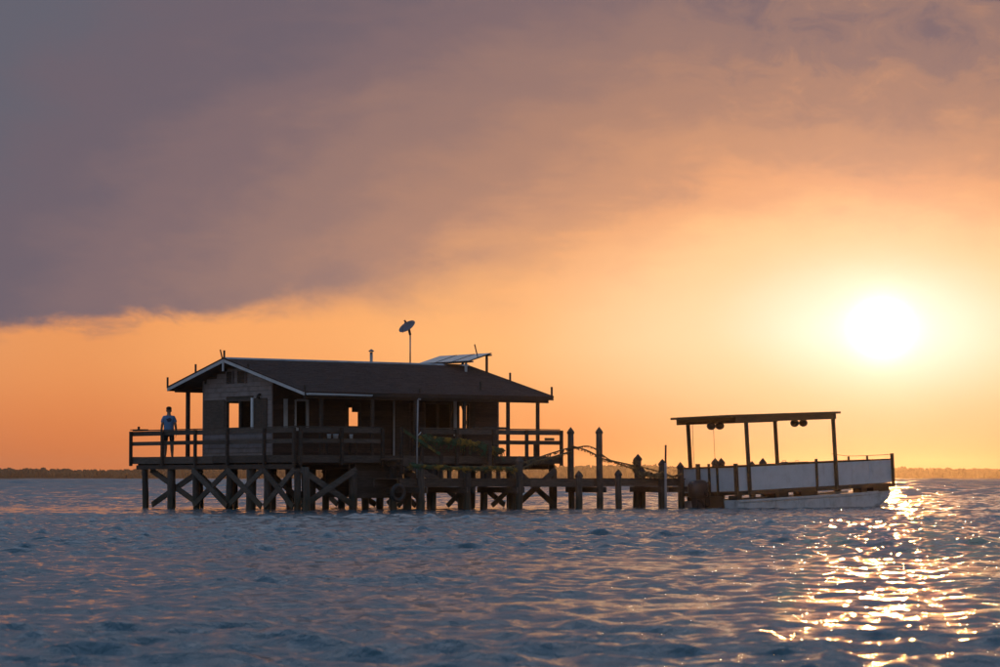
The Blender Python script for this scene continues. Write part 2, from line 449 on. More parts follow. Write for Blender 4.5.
# ------------------------------------------------------------------ piles
def pile_mesh(h, r, seed, zb=-1.1, cap=True, n=12):
    """a slightly crooked round timber from zb below the water to height h, with a pointed head"""
    q = random.Random(seed); pts = []; rad = []
    lx, ly = q.uniform(-.025, .025), q.uniform(-.025, .025)
    steps = 8
    for i in range(steps + 1):
        z = zb + (h - zb) * i / steps
        pts.append((lx * (z - zb) + .012 * math.sin(z * 2.3 + seed), ly * (z - zb) + .012 * math.sin(z * 1.7 + seed * 2), z))
        rad.append(r * (1.06 - .10 * i / steps) * q.uniform(.97, 1.03))
    if not cap: pts.append((pts[-1][0], pts[-1][1], h + .015)); rad.append(r * .82)
    return MB().tube(pts, rad, n), pts[-1]
def pile(name, parent, x, y, h, r, seed, mat=None, cap=False, loc=None):
    b, top = pile_mesh(h, r, seed, cap=cap)
    o = obj(name, b.me(True), mat or M['pile'], parent)
    o.location = (x, y, 0)
    if cap:                                     # pointed weather cap
        c = MB(); n = 12; tx, ty, _ = top
        rings = [(r * 1.0, h - .05), (r * 1.17, h - .05), (r * 1.17, h + .02), (r * .62, h + .11), (r * .06, h + .19)]
        for rr, z in rings: c.v += [(tx + rr * math.cos(6.2832 * k / n), ty + rr * math.sin(6.2832 * k / n), z) for k in range(n)]
        for i in range(4):
            for k in range(n): c.f.append((i * n + k, i * n + (k + 1) % n, (i + 1) * n + (k + 1) % n, (i + 1) * n + k))
        c.f.append(tuple(range(4 * n, 5 * n)))
        obj('pile_cap', c.me(), M['pile'], o)
    return o

# ------------------------------------------------------------------ the stilt house
HF = Frame(272, 96.5, R(37))
house = thing('stilt_house', 'weathered wooden fishing shack with brown roof and wrap-around porch standing on piles in the water', 'house', HF.o, (0, 0, HF.a))
DECK, WX, WY = 1.80, 9.69, 4.52                 # deck height, wall length, wall depth
RX0, RX1, RIDY, RIDZ = -.60, 9.95, 2.20, 5.28
FEY, FEZ, REY, REZ = -2.95, 4.00, 6.06, 4.36    # front and rear eaves
DX0, DX1, DY0, DY1 = -1.0, 10.15, -3.15, 7.87    # deck outline
def roof_z(y):
    return RIDZ - (RIDZ - FEZ) * (RIDY - y) / (RIDY - FEY) if y < RIDY else RIDZ - (RIDZ - REZ) * (y - RIDY) / (REY - RIDY)

# deck: planks, joists, rim boards, cap beams
deck = box('deck', M['post'], house, DX0 + .2, DX1 - .2, DY0 + .2, DY1 - .2, DECK - .10, DECK - .042)
n = int((DX1 - DX0) / .145)
pm = MB().box(0, .138, DY0, DY1, DECK - .04, DECK).me(); pm.materials.append(M['deck'])
for i in range(n):
    o = obj('plank', pm, None, deck); o.location = (DX0 + i * .145, rnd.uniform(-.012, .012), rnd.uniform(-.003, .003))
for i in range(15):
    y = DY0 + .3 + i * (DY1 - DY0 - .6) / 14
    box('joist', M['post'], deck, DX0 + .05, DX1 - .05, y - .025, y + .025, DECK - .26, DECK - .101)
for k, (p, q) in enumerate([((DX0 - .03, DY1), (DX0 - .03, 2.2)), ((DX0 - .03, 2.17), (DX0 - .03, DY0)), ((DX0, DY0 - .03), (3.2, DY0 - .03)), ((3.22, DY0 - .03), (6.9, DY0 - .03)), ((6.92, DY0 - .03), (DX1, DY0 - .03)),
                            ((DX1 + .03, DY0), (DX1 + .03, DY1)), ((DX0, DY1 + .03), (DX1, DY1 + .03))]):
    z = DECK - .075 + rnd.uniform(-.008, .008)
    beam('rim_board', M['deck'], deck, (*p, z), (*q, z), .05, .25)
ROWX = [-.90, 1.3, 3.6, 5.9, 8.1, 9.85]
for x in ROWX:
    for s in (-.13, .13):
        beam('cap_beam', M['post'], deck, (x + s, DY0 + .12, DECK - .33), (x + s, DY1 - .35, DECK - .33), .06, .15)

# piles and their cross braces
gable_y = [7.05, 5.30, 3.49, 1.28, -.09, -1.11, -3.0]
seed = 1
for y, r in zip(gable_y, (.115, .15, .125, .13, .17, .12, .12)):
    pile('pile', house, -.90, y, DECK - .41, r, seed); seed += 1
for x in ROWX[1:]:
    for y in (7.0, 4.5, 2.1, -.5, -3.0):
        pile('pile', house, x + rnd.uniform(-.1, .1), y + rnd.uniform(-.12, .12), DECK - .41, rnd.uniform(.115, .15), seed); seed += 1
def brace(p, q, w=.05, h=.2): beam('cross_brace', M['brace'], house, p, q, w, h)
zt, zb_ = DECK - .42, .12
for (ya, yb, xo) in ((7.05, 3.55, .19), (3.49, 1.15, -.2), (1.20, -1.05, -.19), (-1.15, -3.05, -.2)):
    brace((-.90 + xo, ya, zt), (-.90 + xo, yb, zb_)); brace((-.90 + xo + .055, ya, zb_), (-.90 + xo + .055, yb, zt))
for a, b in ((-.9, 1.3), (8.1, 9.85)):
    brace((a, -3.19, zt), (b, -3.19, zb_)); brace((a, -3.25, zb_), (b, -3.25, zt))
for x in (1.3, 5.9, 9.85):
    brace((x - .2, 7.0, zt), (x - .2, 4.5, zb_)); brace((x - .2, 2.1, zt), (x - .2, -.5, zb_))
for a, b in ((3.6, 5.9), (8.1, 9.85)):
    brace((a, 2.3, zt), (b, 2.3, zb_)); brace((b, 4.7, zt), (a, 4.7, zb_))
# boarded store hung under the front porch
store = box('store_wall', M['sheath'], house, 1.62, 3.55, -2.72, -2.66, .42, DECK - .27)
for i in range(6): box('board', M['shutter'], store, 1.60, 3.57, -2.755, -2.722, .40 + i * .19, .40 + i * .19 + .18)
box('store_wall', M['sheath'], house, 1.62, 3.55, -.9, -.84, .42, DECK - .27)

# walls with lapped boards; openings are real holes
def wall(axis, fixed, a0, a1, z0, top, holes, out, boards=True, name='wall'):
    """axis 'y': wall in plane x=fixed running along y; axis 'x': plane y=fixed along x. top(a) = height of the wall head"""
    sh = MB()
    def blk(p0, p1, q0, q1, t0, t1):
        lo, hi = (t0, t1) if t0 < t1 else (t1, t0)
        if axis == 'y': return (lo, hi, p0, p1, q0, q1)
        return (p0, p1, lo, hi, q0, q1)
    cuts = sorted({a0, a1} | {h[0] for h in holes} | {h[1] for h in holes} | ({RIDY} if axis == 'y' else set()))
    th = -.07 * out
    for p0, p1 in zip(cuts, cuts[1:]):
        zs = [z0]; hs = sorted([h for h in holes if h[0] <= p0 + 1e-6 and h[1] >= p1 - 1e-6], key=lambda h: h[2])
        segs = []; c = z0
        for h in hs: segs.append((c, h[2])); c = h[3]
        segs.append((c, None))
        for s0, s1 in segs:
            ta, tb = (s1, s1) if s1 is not None else (top(p0), top(p1))
            f0, f1 = fixed, fixed + th
            if axis == 'y':
                pts = [(f0, p0, s0), (f1, p0, s0), (f1, p1, s0), (f0, p1, s0), (f0, p0, ta), (f1, p0, ta), (f1, p1, tb), (f0, p1, tb)]
            else:
                pts = [(p0, f0, s0), (p1, f0, s0), (p1, f1, s0), (p0, f1, s0), (p0, f0, ta), (p1, f0, tb), (p1, f1, tb), (p0, f1, ta)]
            sh.hexa(pts)
    w = obj(name, sh.me(), M['sheath'], house)
    if not boards: return w
    z = z0; bh = .165
    while z < max(top(a0), top(a1), top(RIDY) if axis == 'y' else 0) - .04:
        zt_ = z + bh
        lo, hi = a0, a1
        if axis == 'y':                          # clip to the roof line
            mid = zt_
            while lo < RIDY and top(lo) < mid: lo += .02
            while hi > RIDY and top(hi) < mid: hi -= .02
        spans = [(lo, hi)]
        for h in holes:
            if h[2] < zt_ - .03 and h[3] > z + .03:
                nx = []
                for s in spans:
                    if h[1] <= s[0] or h[0] >= s[1]: nx.append(s)
                    else:
                        if h[0] - s[0] > .02: nx.append((s[0], h[0]))
                        if s[1] - h[1] > .02: nx.append((h[1], s[1]))
                spans = nx
        for s0, s1 in spans:
            if s1 - s0 < .05: continue
            tb, tt = .030 * out, .008 * out; e = .002 * out
            if axis == 'y': pts = [(fixed + e, s0, z), (fixed + tb, s0, z), (fixed + tb, s1, z), (fixed + e, s1, z), (fixed + e, s0, zt_ - .006), (fixed + tt, s0, zt_ - .006), (fixed + tt, s1, zt_ - .006), (fixed + e, s1, zt_ - .006)]
            else: pts = [(s0, fixed + tb, z), (s1, fixed + tb, z), (s1, fixed + e, z), (s0, fixed + e, z), (s0, fixed + tt, zt_ - .006), (s1, fixed + tt, zt_ - .006), (s1, fixed + e, zt_ - .006), (s0, fixed + e, zt_ - .006)]
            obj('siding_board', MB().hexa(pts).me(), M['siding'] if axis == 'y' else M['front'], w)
        z += bh
    return w
gtop = lambda y: roof_z(y) - .16
ftop = lambda x: roof_z(0) - .16
rtop = lambda x: roof_z(WY) - .16
Z0, Z1 = 2.78, 3.82                              # window sill and head
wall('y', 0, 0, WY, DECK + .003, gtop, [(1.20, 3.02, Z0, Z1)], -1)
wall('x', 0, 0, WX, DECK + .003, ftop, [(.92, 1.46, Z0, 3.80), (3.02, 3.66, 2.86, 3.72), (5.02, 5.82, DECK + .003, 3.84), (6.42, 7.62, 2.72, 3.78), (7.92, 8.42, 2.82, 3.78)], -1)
wall('x', WY, 0, WX, DECK + .003, rtop, [(.78, 1.52, Z0 - .02, Z1), (6.10, 6.72, 2.86, 3.74)], 1, boards=False)
wall('y', WX, 0, WY, DECK + .003, gtop, [(1.70, 2.62, 2.80, 3.80)], 1, boards=False)
box('ceiling', M['interior'], house, .08, WX - .08, .08, WY - .08, 4.06, 4.10)
box('corner_board', M['siding'], house, -.045, .0, -.045, .0, DECK + .003, ftop(0) - .02)
box('corner_board', M['siding'], house, -.045, -.002, WY + .002, WY + .05, DECK + .003, rtop(0) - .02)
box('corner_board', M['siding'], house, WX + .002, WX + .05, -.045, -.002, DECK + .003, ftop(0) - .02)

def shutter_slats(parent, axis, fixed, a0, a1, z0, z1, out):
    """a boarded shutter standing in a plane"""
    k = max(3, round((a1 - a0) / .16)); st = (a1 - a0) / k
    b = MB()
    for i in range(k):
        p0, p1 = a0 + i * st + .004, a0 + (i + 1) * st - .004
        t0, t1 = sorted((fixed + .034 * out, fixed + .060 * out))
        b.box(*((t0, t1, p0, p1, z0, z1) if axis == 'y' else (p0, p1, t0, t1, z0, z1)))
    s = obj('shutter', b.me(), M['shutter'], parent)
    return s
def window(axis, fixed, a0, a1, z0, z1, out, panes=1, glass=True, mull=True, fmat='trim'):
    b = MB(); fw = .05
    def rect(p0, p1, q0, q1, d0=-.09, d1=.036):
        t0, t1 = sorted((fixed + d0 * out, fixed + d1 * out))
        return (t0, t1, p0, p1, q0, q1) if axis == 'y' else (p0, p1, t0, t1, q0, q1)
    b.box(*rect(a0 - .02, a0 + fw, z0, z1)); b.box(*rect(a1 - fw, a1 + .02, z0, z1))
    b.box(*rect(a0 + fw, a1 - fw, z1 - fw, z1 + .02)); b.box(*rect(a0 + fw, a1 - fw, z0 - .02, z0 + fw))
    if mull and panes > 1:
        for i in range(1, panes):
            c = a0 + (a1 - a0) * i / panes; b.box(*rect(c - .03, c + .03, z0 + fw, z1 - fw))
    w = obj('window', b.me(), M[fmat], house)
    obj('sill', MB().box(*rect(a0 - .07, a1 + .07, z0 - .06, z0 - .021, .0, .09)).me(), M[fmat], w)
    if glass:
        for i in glass if isinstance(glass, (list, tuple)) else range(panes):
            c0 = a0 + (a1 - a0) * i / panes; c1 = a0 + (a1 - a0) * (i + 1) / panes
            obj('pane', MB().box(*rect(c0 + .03, c1 - .03, z0 + .04, z1 - .04, -.045, -.039)).me(), M['glass'], w)
    return w
w1 = window('y', 0, 1.20, 3.02, Z0, Z1, -1, panes=2, glass=[0], mull=True, fmat='shutter')
shutter_slats(w1, 'y', 0, 3.06, 4.50, Z0 - .03, Z1 + .03, -1)
shutter_slats(w1, 'y', 0, .28, 1.14, Z0 - .03, Z1 + .03, -1)
obj('shutter', MB().box(-.115, -.066, 1.10, 1.22, Z0 - .02, Z1 + .05).me(), M['white'], w1)      # swung out, seen nearly end on
w2 = window('x', 0, .92, 1.46, Z0, 3.80, -1)
obj('shutter', MB().box(.44, .58, -.085, -.036, Z0, 3.82).me(), M['trim'], w2)
w3 = window('x', 0, 3.02, 3.66, 2.86, 3.72, -1, glass=False, fmat='shutter')
obj('shutter', MB().box(3.30, 3.66, -.03, .0, 3.40, 3.72).me(), M['shutter'], w3)
w4 = window('x', 0, 6.42, 7.62, 2.72, 3.78, -1, panes=2, fmat='shutter')
obj('shutter', MB().box(7.70, 7.83, -.06, -.034, 2.60, 3.86).me(), M['trim'], w4)
w5 = window('x', 0, 7.92, 8.42, 2.82, 3.78, -1, glass=False, fmat='shutter')
obj('stay', MB().beam((8.02, -.05, 3.76), (8.30, -.12, 2.84), .03, .03).me(), M['post'], w5)
shutter_slats(w5, 'x', 0, 8.46, 8.66, 2.80, 3.82, -1)
window('x', WY, .78, 1.52, Z0 - .02, Z1, 1, glass=False, fmat='shutter')
window('x', WY, 6.10, 6.72, 2.86, 3.74, 1, glass=False, fmat='shutter')
window('y', WX, 1.70, 2.62, 2.80, 3.80, 1, glass=False, fmat='shutter')
# front door, screened
door = box('door', M['shutter'], house, 5.06, 5.78, -.035, .0, DECK + .02, 3.80)
for (a, b_, c, d) in ((5.04, 5.10, DECK + .02, 3.82), (5.74, 5.80, DECK + .02, 3.82), (5.10, 5.74, 3.74, 3.82), (5.10, 5.74, 2.72, 2.80)):
    box('door_frame', M['trim'] if a < 5.05 else M['shutter'], door, a, b_, -.062, -.036, c, d)
obj('door_handle', MB().tube([(5.70, -.065, 2.70), (5.70, -.11, 2.70), (5.64, -.11, 2.70)], .012, 6).me(), M['metal'], door)
# louvred gable vents and a lamp
for a, b_ in ((2.52, 2.92), (1.66, 2.18)):
    v = box('gable_vent', M['sheath'], house, -.034, -.03, a, b_, 4.42, 4.83)
    for z in range(6): obj('louvre', MB().hexa([(-.036, a, 4.43 + z * .066), (-.075, a, 4.43 + z * .066), (-.075, b_, 4.43 + z * .066), (-.036, b_, 4.43 + z * .066),
                                                (-.036, a, 4.475 + z * .066), (-.05, a, 4.475 + z * .066), (-.05, b_, 4.475 + z * .066), (-.036, b_, 4.475 + z * .066)]).me(), M['shutter'], v)
    for y in (a - .03, b_): obj('vent_frame', MB().box(-.085, -.032, y, y + .03, 4.40, 4.85).me(), M['siding'], v)
obj('wall_lamp', MB().tube([(-.03, .73, 3.97), (-.09, .73, 3.99), (-.12, .73, 3.94), (-.12, .73, 3.84)], [.05, .03, .05, .07], 10).me(True), M['black'], house)

# roof: boarded slab, shingle courses, bargeboards, fascia, gutter
def slope_pts(ya, za, yb, zb, x0, x1, t0, t1):
    """slab between (ya,za) and (yb,zb), from t0 to t1 below/above the roof plane"""
    return [(x0, ya, za + t0), (x1, ya, za + t0), (x1, yb, zb + t0), (x0, yb, zb + t0), (x0, ya, za + t1), (x1, ya, za + t1), (x1, yb, zb + t1), (x0, yb, zb + t1)]
rb = MB()
rb.hexa(slope_pts(FEY, FEZ, RIDY, RIDZ, RX0, RX1, -.11, -.03)); rb.hexa(slope_pts(RIDY + .001, RIDZ, REY, REZ, RX0, RX1, -.11, -.03))
roof = obj('roof', rb.me(), M['sheath'], house)
for (ya, za, yb, zb) in ((FEY - .05, FEZ - .0125, RIDY, RIDZ), (REY + .05, REZ - .012, RIDY, RIDZ)):
    L = math.hypot(yb - ya, zb - za); k = int(L / .15); sh = MB()
    for i in range(k + 1):
        x = RX0 - .03
        s0 = i * .15 / L; s1 = min(1, (i * .15 + .19) / L)
        while x < RX1 + .03:
            w_ = rnd.uniform(.24, .42); x2 = min(x + w_, RX1 + .03); j = rnd.uniform(-.006, .004)
            y0, z0, y1, z1 = ya + (yb - ya) * s0, za + (zb - za) * s0, ya + (yb - ya) * s1, za + (zb - za) * s1
            pts = [(x + .002, y0, z0 - .025), (x2 - .002, y0, z0 - .025), (x2 - .002, y1, z1 - .029), (x + .002, y1, z1 - .029), (x + .002, y0, z0 + .006 + j), (x2 - .002, y0, z0 + .006 + j), (x2 - .002, y1, z1 - .012), (x + .002, y1, z1 - .012)]
            sh.hexa(pts); x = x2
    obj('shingles', sh.me(), M['shingle'], roof, kind='stuff')
obj('ridge_cap', MB().hexa([(RX0 - .04, RIDY - .13, RIDZ - .035), (RX1 + .04, RIDY - .13, RIDZ - .035), (RX1 + .04, RIDY + .13, RIDZ - .035), (RX0 - .04, RIDY + .13, RIDZ - .035),
                            (RX0 - .04, RIDY - .01, RIDZ + .03), (RX1 + .04, RIDY - .01, RIDZ + .03), (RX1 + .04, RIDY + .01, RIDZ + .03), (RX0 - .04, RIDY + .01, RIDZ + .03)]).me(), M['metal'], roof)
for x in (RX0 - .035, RX1 + .005):
    for (ya, za, yb, zb) in ((FEY - .02, FEZ, RIDY - .004, RIDZ), (RIDY + .004, RIDZ, REY + .02, REZ)):
        obj('bargeboard', MB().hexa([(x, ya, za - .15), (x + .03, ya, za - .15), (x + .03, yb, zb - .15), (x, yb, zb - .15), (x, ya, za - .035), (x + .03, ya, za - .035), (x + .03, yb, zb - .035), (x, yb, zb - .035)]).me(), M['trim'] if x < 0 else M['post'], roof)
        obj('drip_edge', MB().hexa([(x - .012, ya, za - .036), (x + .04, ya, za - .036), (x + .04, yb, zb - .036), (x - .012, yb, zb - .036), (x - .012, ya, za + .012), (x + .04, ya, za + .012), (x + .04, yb, zb + .012), (x - .012, yb, zb + .012)]).me(), M['shingle'], roof)
box('fascia', M['post'], roof, RX0, RX1, FEY - .03, FEY - .001, FEZ - .145, FEZ - .035)
box('fascia', M['post'], roof, RX0, RX1, REY + .001, REY + .03, REZ - .145, REZ - .035)
obj('ridge_pendant', MB().box(RX0 - .06, RX0 - .036, RIDY - .05, RIDY + .05, RIDZ - .46, RIDZ - .06).me(), M['trim'], roof)
g = MB()
for i in range(7):
    a = math.pi + math.pi * i / 6
    g.v += [(RX0 + .05, FEY - .10 + .065 * math.cos(a), FEZ - .07 + .065 * math.sin(a)), (2.05, FEY - .10 + .065 * math.cos(a), FEZ - .09 + .065 * math.sin(a))]
for i in range(6): g.f.append((2 * i, 2 * i + 1, 2 * i + 3, 2 * i + 2))
gut = obj('gutter', g.me(True), M['trim'], roof); gut.modifiers.new('thick', 'SOLIDIFY').thickness = .01
# porch posts, with a plate on top
def eave_under(y): return roof_z(y) - .125
for x in (.17, 2.25, 4.05, 6.15, 8.07, 9.40):
    pp = box('porch_post', M['post'], house, x - .05, x + .05, -2.85, -2.75, DECK + .003, eave_under(-2.85) - .142)
box('porch_beam', M['post'], house, RX0 + .1, RX1 - .1, -2.86, -2.74, eave_under(-2.86) - .14, eave_under(-2.86) - .002)
for x in (.02, 3.3, 6.5, 9.6):
    box('porch_post', M['post'], house, x - .06, x + .06, 5.64, 5.76, DECK + .003, eave_under(5.76) - .142)
box('porch_beam', M['post'], house, RX0 + .1, RX1 - .1, 5.63, 5.77, eave_under(5.77) - .14, eave_under(5.77) - .002)
# spikes along the verges that keep birds off
def spike(x, y, h, tilt=(0, 0), r=.042):
    z = roof_z(y)
    obj('roof_spike', MB().tube([(x, y, z - .02), (x + tilt[0], y + tilt[1], z + h)], r, 6).me(), M['post'], house)
spike(RX0 - .01, REY + .02, .36); spike(RX0 - .01, 4.12, .30); spike(RX0 - .01, RIDY - .015, .27)
spike(RX0 - .06, RIDY + .03, .30, (-.06, .04), .028); spike(RX0 - .01, .6, .14); spike(RX0 + .02, FEY + .02, .20); spike(RX1, FEY + .04, .33); spike(RX1, -.45, .30)
spike(4.2, FEY + .1, .16); spike(7.3, -2.2, .3)
# stove pipe behind the ridge
sp_x = HF.lx(371, RIDY + .9)
pipe = obj('stovepipe', MB().tube([(sp_x, RIDY + .9, roof_z(RIDY + .9) - .1), (sp_x, RIDY + .9, RIDZ + .42)], .055, 10).me(True), M['metal'], house)
obj('rain_cap', MB().tube([(sp_x, RIDY + .9, RIDZ + .44), (sp_x, RIDY + .9, RIDZ + .47), (sp_x, RIDY + .9, RIDZ + .53)], [.10, .10, .02], 10).me(True), M['metal'], pipe)
for a in (0, 2.1, 4.2): obj('cap_stay', MB().tube([(sp_x + .05 * math.cos(a), RIDY + .9 + .05 * math.sin(a), RIDZ + .40), (sp_x + .07 * math.cos(a), RIDY + .9 + .07 * math.sin(a), RIDZ + .45)], .008, 5).me(), M['metal'], pipe)

# railings
def railing(axis, fixed, stops, gap_before=(), out=-1):
    """posts at each stop; three boards between posts"""
    r = None
    def bx(p0, p1, t0, t1, q0, q1):
        t0, t1 = sorted((fixed + t0 * out, fixed + t1 * out))
        return (t0, t1, p0, p1, q0, q1) if axis == 'y' else (p0, p1, t0, t1, q0, q1)
    r = obj('railing', MB().box(*bx(min(stops), max(stops), -.045, .045, 2.785, 2.82)).me(), M['deck'], house)
    for s in stops:
        obj('rail_post', MB().box(*bx(s - .05, s + .05, .066, .16, 1.52, 2.775)).me(), M['post'], r)
    for a, b in zip(stops, stops[1:]):
        a, b = min(a, b), max(a, b)
        for zc, hh in ((2.69, .165), (2.33, .14)):
            j = rnd.uniform(-.008, .008)
            obj('rail', MB().box(*bx(a + .002, b - .002, .018, .064, zc - hh / 2 + j, zc + hh / 2 + j)).me(), M['deck'], r)
    return r
railing('y', DX0, [7.83, 5.57, 3.28, 1.13, -1.26, -3.1])
railing('x', DY0, [-.95, .7, 2.37])
railing('x', DY0, [4.0, 5.5, 7.1, 8.55, 10.11])
box('rail_post', M['post'], house, 9.02, 9.08, DY0 + .05, DY0 + .11, DECK, 2.3)

# stairs from the porch down to the dock
st = obj('stairs', MB().hexa([(2.45, -3.36, 1.55), (2.45, -3.31, 1.55), (2.45, -3.31, 1.78), (2.45, -3.36, 1.78), (4.05, -3.36, .85), (4.05, -3.31, .85), (4.05, -3.31, 1.08), (4.05, -3.36, 1.08)]).me(), M['deck'], house)
obj('stringer', MB().hexa([(2.45, -4.26, 1.55), (2.45, -4.21, 1.55), (2.45, -4.21, 1.78), (2.45, -4.26, 1.78), (4.05, -4.26, .85), (4.05, -4.21, .85), (4.05, -4.21, 1.08), (4.05, -4.26, 1.08)]).me(), M['deck'], st)
for i in range(4):
    obj('tread', MB().box(2.50 + i * .38, 2.84 + i * .38, -4.205, -3.365, 1.64 - i * .165, 1.68 - i * .165).me(), M['deck'], st)
obj('handrail', MB().beam((2.42, -4.29, 2.74), (4.10, -4.29, 1.86), .05, .10).me(), M['net'], st)
obj('newel', MB().box(4.02, 4.11, -4.36, -4.27, .85, 1.95).me(), M['post'], st)
obj('newel', MB().box(2.38, 2.46, -4.36, -4.27, 1.2, 2.80).me(), M['post'], st)
obj('landing', MB().box(2.30, 2.49, -4.40, -3.19, 1.70, 1.755).me(), M['deck'], st)

# ------------------------------------------------------------------ things on the roof
dx_ = HF.lx(410, RIDY + .3)
base = HF.w(dx_, RIDY + .3, roof_z(RIDY + .3))
dish = thing('satellite_dish', 'grey satellite dish tilted on a thin mast above the roof ridge', 'dish', base)
obj('mast', MB().tube([(0, 0, -.03), (0, 0, 1.16)], .026, 8).me(True), M['metal'], dish)
obj('foot_plate', MB().box(-.09, .09, -.09, .09, -.04, .015).me(), M['metal'], dish)
nv = Vector((-.50, -.46, .73)).normalized(); c0 = Vector((-.06, -.04, 1.37))
sx = nv.cross(Vector((0, 0, 1))).normalized(); sy = nv.cross(sx)
b = MB(); nn = 24
for i in range(6):
    rr = .355 * i / 5
    for k in range(nn):
        a = 6.2832 * k / nn
        b.v.append(tuple(c0 + sx * rr * math.cos(a) + sy * rr * .94 * math.sin(a) + nv * (.9 * rr * rr)))
for i in range(5):
    for k in range(nn): b.f.append((i * nn + k, i * nn + (k + 1) % nn, (i + 1) * nn + (k + 1) % nn, (i + 1) * nn + k))
o = obj('reflector', b.me(True), M['dish'], dish); md = o.modifiers.new('t', 'SOLIDIFY'); md.thickness = .012
obj('bracket', MB().beam((0, 0, 1.14), c0 - nv * .02, .06, .07).me(), M['black'], dish)
tip = c0 + nv * .30 - sy * .06
obj('feed_arm', MB().tube([c0 + sy * .30 + nv * .06, c0 + sy * .22 + nv * .22, tip], .012, 6).me(), M['metal'], dish)
obj('feed_horn', MB().tube([tip + nv * .05, tip - nv * .05], [.04, .03], 8).me(True), M['black'], dish)

sa_ = thing('solar_array', 'rack of three tilted solar panels on the roof ridge beside the dish', 'solar panels', HF.w(8.92, RIDY, RIDZ + .05), (0, 0, HF.a))
tl = R(17); ux = Vector((math.cos(tl), 0, math.sin(tl))); un = Vector((-math.sin(tl), 0, math.cos(tl)))
def panel_box(mb, u0, u1, y0, y1, t0, t1):
    P_ = lambda u, y, t: tuple(ux * u + Vector((0, y, 0)) + un * t)
    return mb.hexa([P_(u0, y0, t0), P_(u1, y0, t0), P_(u1, y1, t0), P_(u0, y1, t0), P_(u0, y0, t1), P_(u1, y0, t1), P_(u1, y1, t1), P_(u0, y1, t1)])
for y0, y1 in ((.65, 1.78), (-.44, .57), (-1.48, -.52)):
    p = obj('panel', panel_box(MB(), 0, 1.12, y0, y1, .0, .035).me(), M['black'], sa_)
    q = MB()
    for iu in range(3):
        for iy in range(4):
            hu, hy = 1.04 / 3, (y1 - y0 - .08) / 4
            panel_box(q, .04 + iu * hu + .004, .04 + (iu + 1) * hu - .004, y0 + .04 + iy * hy + .004, y0 + .04 + (iy + 1) * hy - .004, .036, .042)
    obj('cells', q.me(), M['solar'], p)
for u in (.12, 1.0): obj('rack_rail', panel_box(MB(), u - .03, u + .03, -1.6, 1.85, -.05, -.003).me(), M['metal'], sa_)
for u, y in ((.12, -1.15), (1.0, -1.3), (1.0, .2), (1.0, 1.6), (.12, 1.5)):
    p = ux * u + Vector((0, y, 0)) - un * .05
    obj('rack_leg', MB().beam((p.x, p.y, roof_z(RIDY + y) - RIDZ - .07), tuple(p), .07, .07).me(), M['trim'] if u < .5 else M['post'], sa_)
obj('spike', MB().tube([tuple(ux * .98 + Vector((0, -.75, .03))), tuple(ux * .96 + Vector((0, -.62, .42)))], .025, 6).me(), M['post'], sa_)

# ------------------------------------------------------------------ the dock
DF, DR, DTOP = -4.95, -3.42, 1.075
dend = HF.lx(684, DF)
dock = thing('dock', 'narrow wooden dock walkway running from the house to the boat', 'dock', HF.o, (0, 0, HF.a))
pm = MB().box(0, .139, DF - .04, DR + .04, DTOP - .035, DTOP).me(); pm.materials.append(M['deck'])
x = 1.9
while x < dend:
    o = obj('plank', pm, None, dock); o.location = (x, rnd.uniform(-.02, .02), rnd.uniform(-.003, .003)); x += .146
segs = [1.9, 4.9, 7.4, 10.2, 12.4, dend]
for a, b in zip(segs, segs[1:]):
    for y in (DF, DR):
        j = rnd.uniform(-.012, .012)
        box('stringer', M['deck'], dock, a + .003, b - .003, y - .03, y + .03, DTOP - .285 + j, DTOP - .037)
def bent(xf, xr, hf, hr, r=.115, capf=True, capr=True):
    global seed
    a = pile('pile', dock, xf, DF - .16, hf, r, seed, cap=capf); seed += 1
    b = pile('pile', dock, xr, DR + .16, hr, r, seed, cap=capr); seed += 1
    xm = (xf + xr) / 2
    for s, xx in ((-1, 0), (1, 0)):
        beam('bent_beam', M['brace'], dock, (xf - .14 * s, DF - .32, DTOP - .40), (xr - .14 * s, DR + .32, DTOP - .40), .06, .20)
def zof(px, py, y): return HF.lx(px, y, py)
def fx(px): return HF.lx(px, DF - .16)
def rx(px): return HF.lx(px, DR + .16)
def ztop(px, py, y): return HF.lx(px, y, py)[1] - .19
bent(fx(421), fx(421) + .15, ztop(421, 461, DF), 1.45, .12)
bent(fx(468), fx(468) - .1, ztop(468, 465, DF), 1.40, .12)
bent(fx(518), fx(518) - .1, ztop(518, 456, DF), 1.40, .13)
bent(fx(600), rx(572), ztop(600, 427, DF), ztop(572, 427, DR), .115)
bent(fx(662), rx(636), ztop(662, 459, DF), ztop(636, 454, DR), .13)
bent(fx(682), fx(682) - .3, ztop(682, 462, DF), 1.3, .12)
for px, zz in ((433, 1.4), (444, 1.36), (455, 1.42), (481, 1.4), (493, 1.38), (505, 1.36)):   # short stub posts along the back of the walkway
    x = rx(px); box('kerb_post', M['post'], dock, x - .055, x + .055, DR - .20, DR - .09, DTOP + .002, zz + .1)
a_, b_ = rx(428), rx(512)
box('kerb_rail', M['deck'], dock, a_, b_, DR - .23, DR - .205, 1.38, 1.50)
brace_l = [(fx(430), fx(447)), (fx(480), fx(498)), (fx(525), fx(545))]
for a, b in brace_l: beam('cross_brace', M['brace'], dock, (a, DR + .2, .12), (b, DR + .2, DTOP - .3), .05, .16)
box('post_stub', M['post'], dock, fx(518) - .07, fx(518) + .07, DR - .1, DR + .04, DTOP + .001, 2.25)

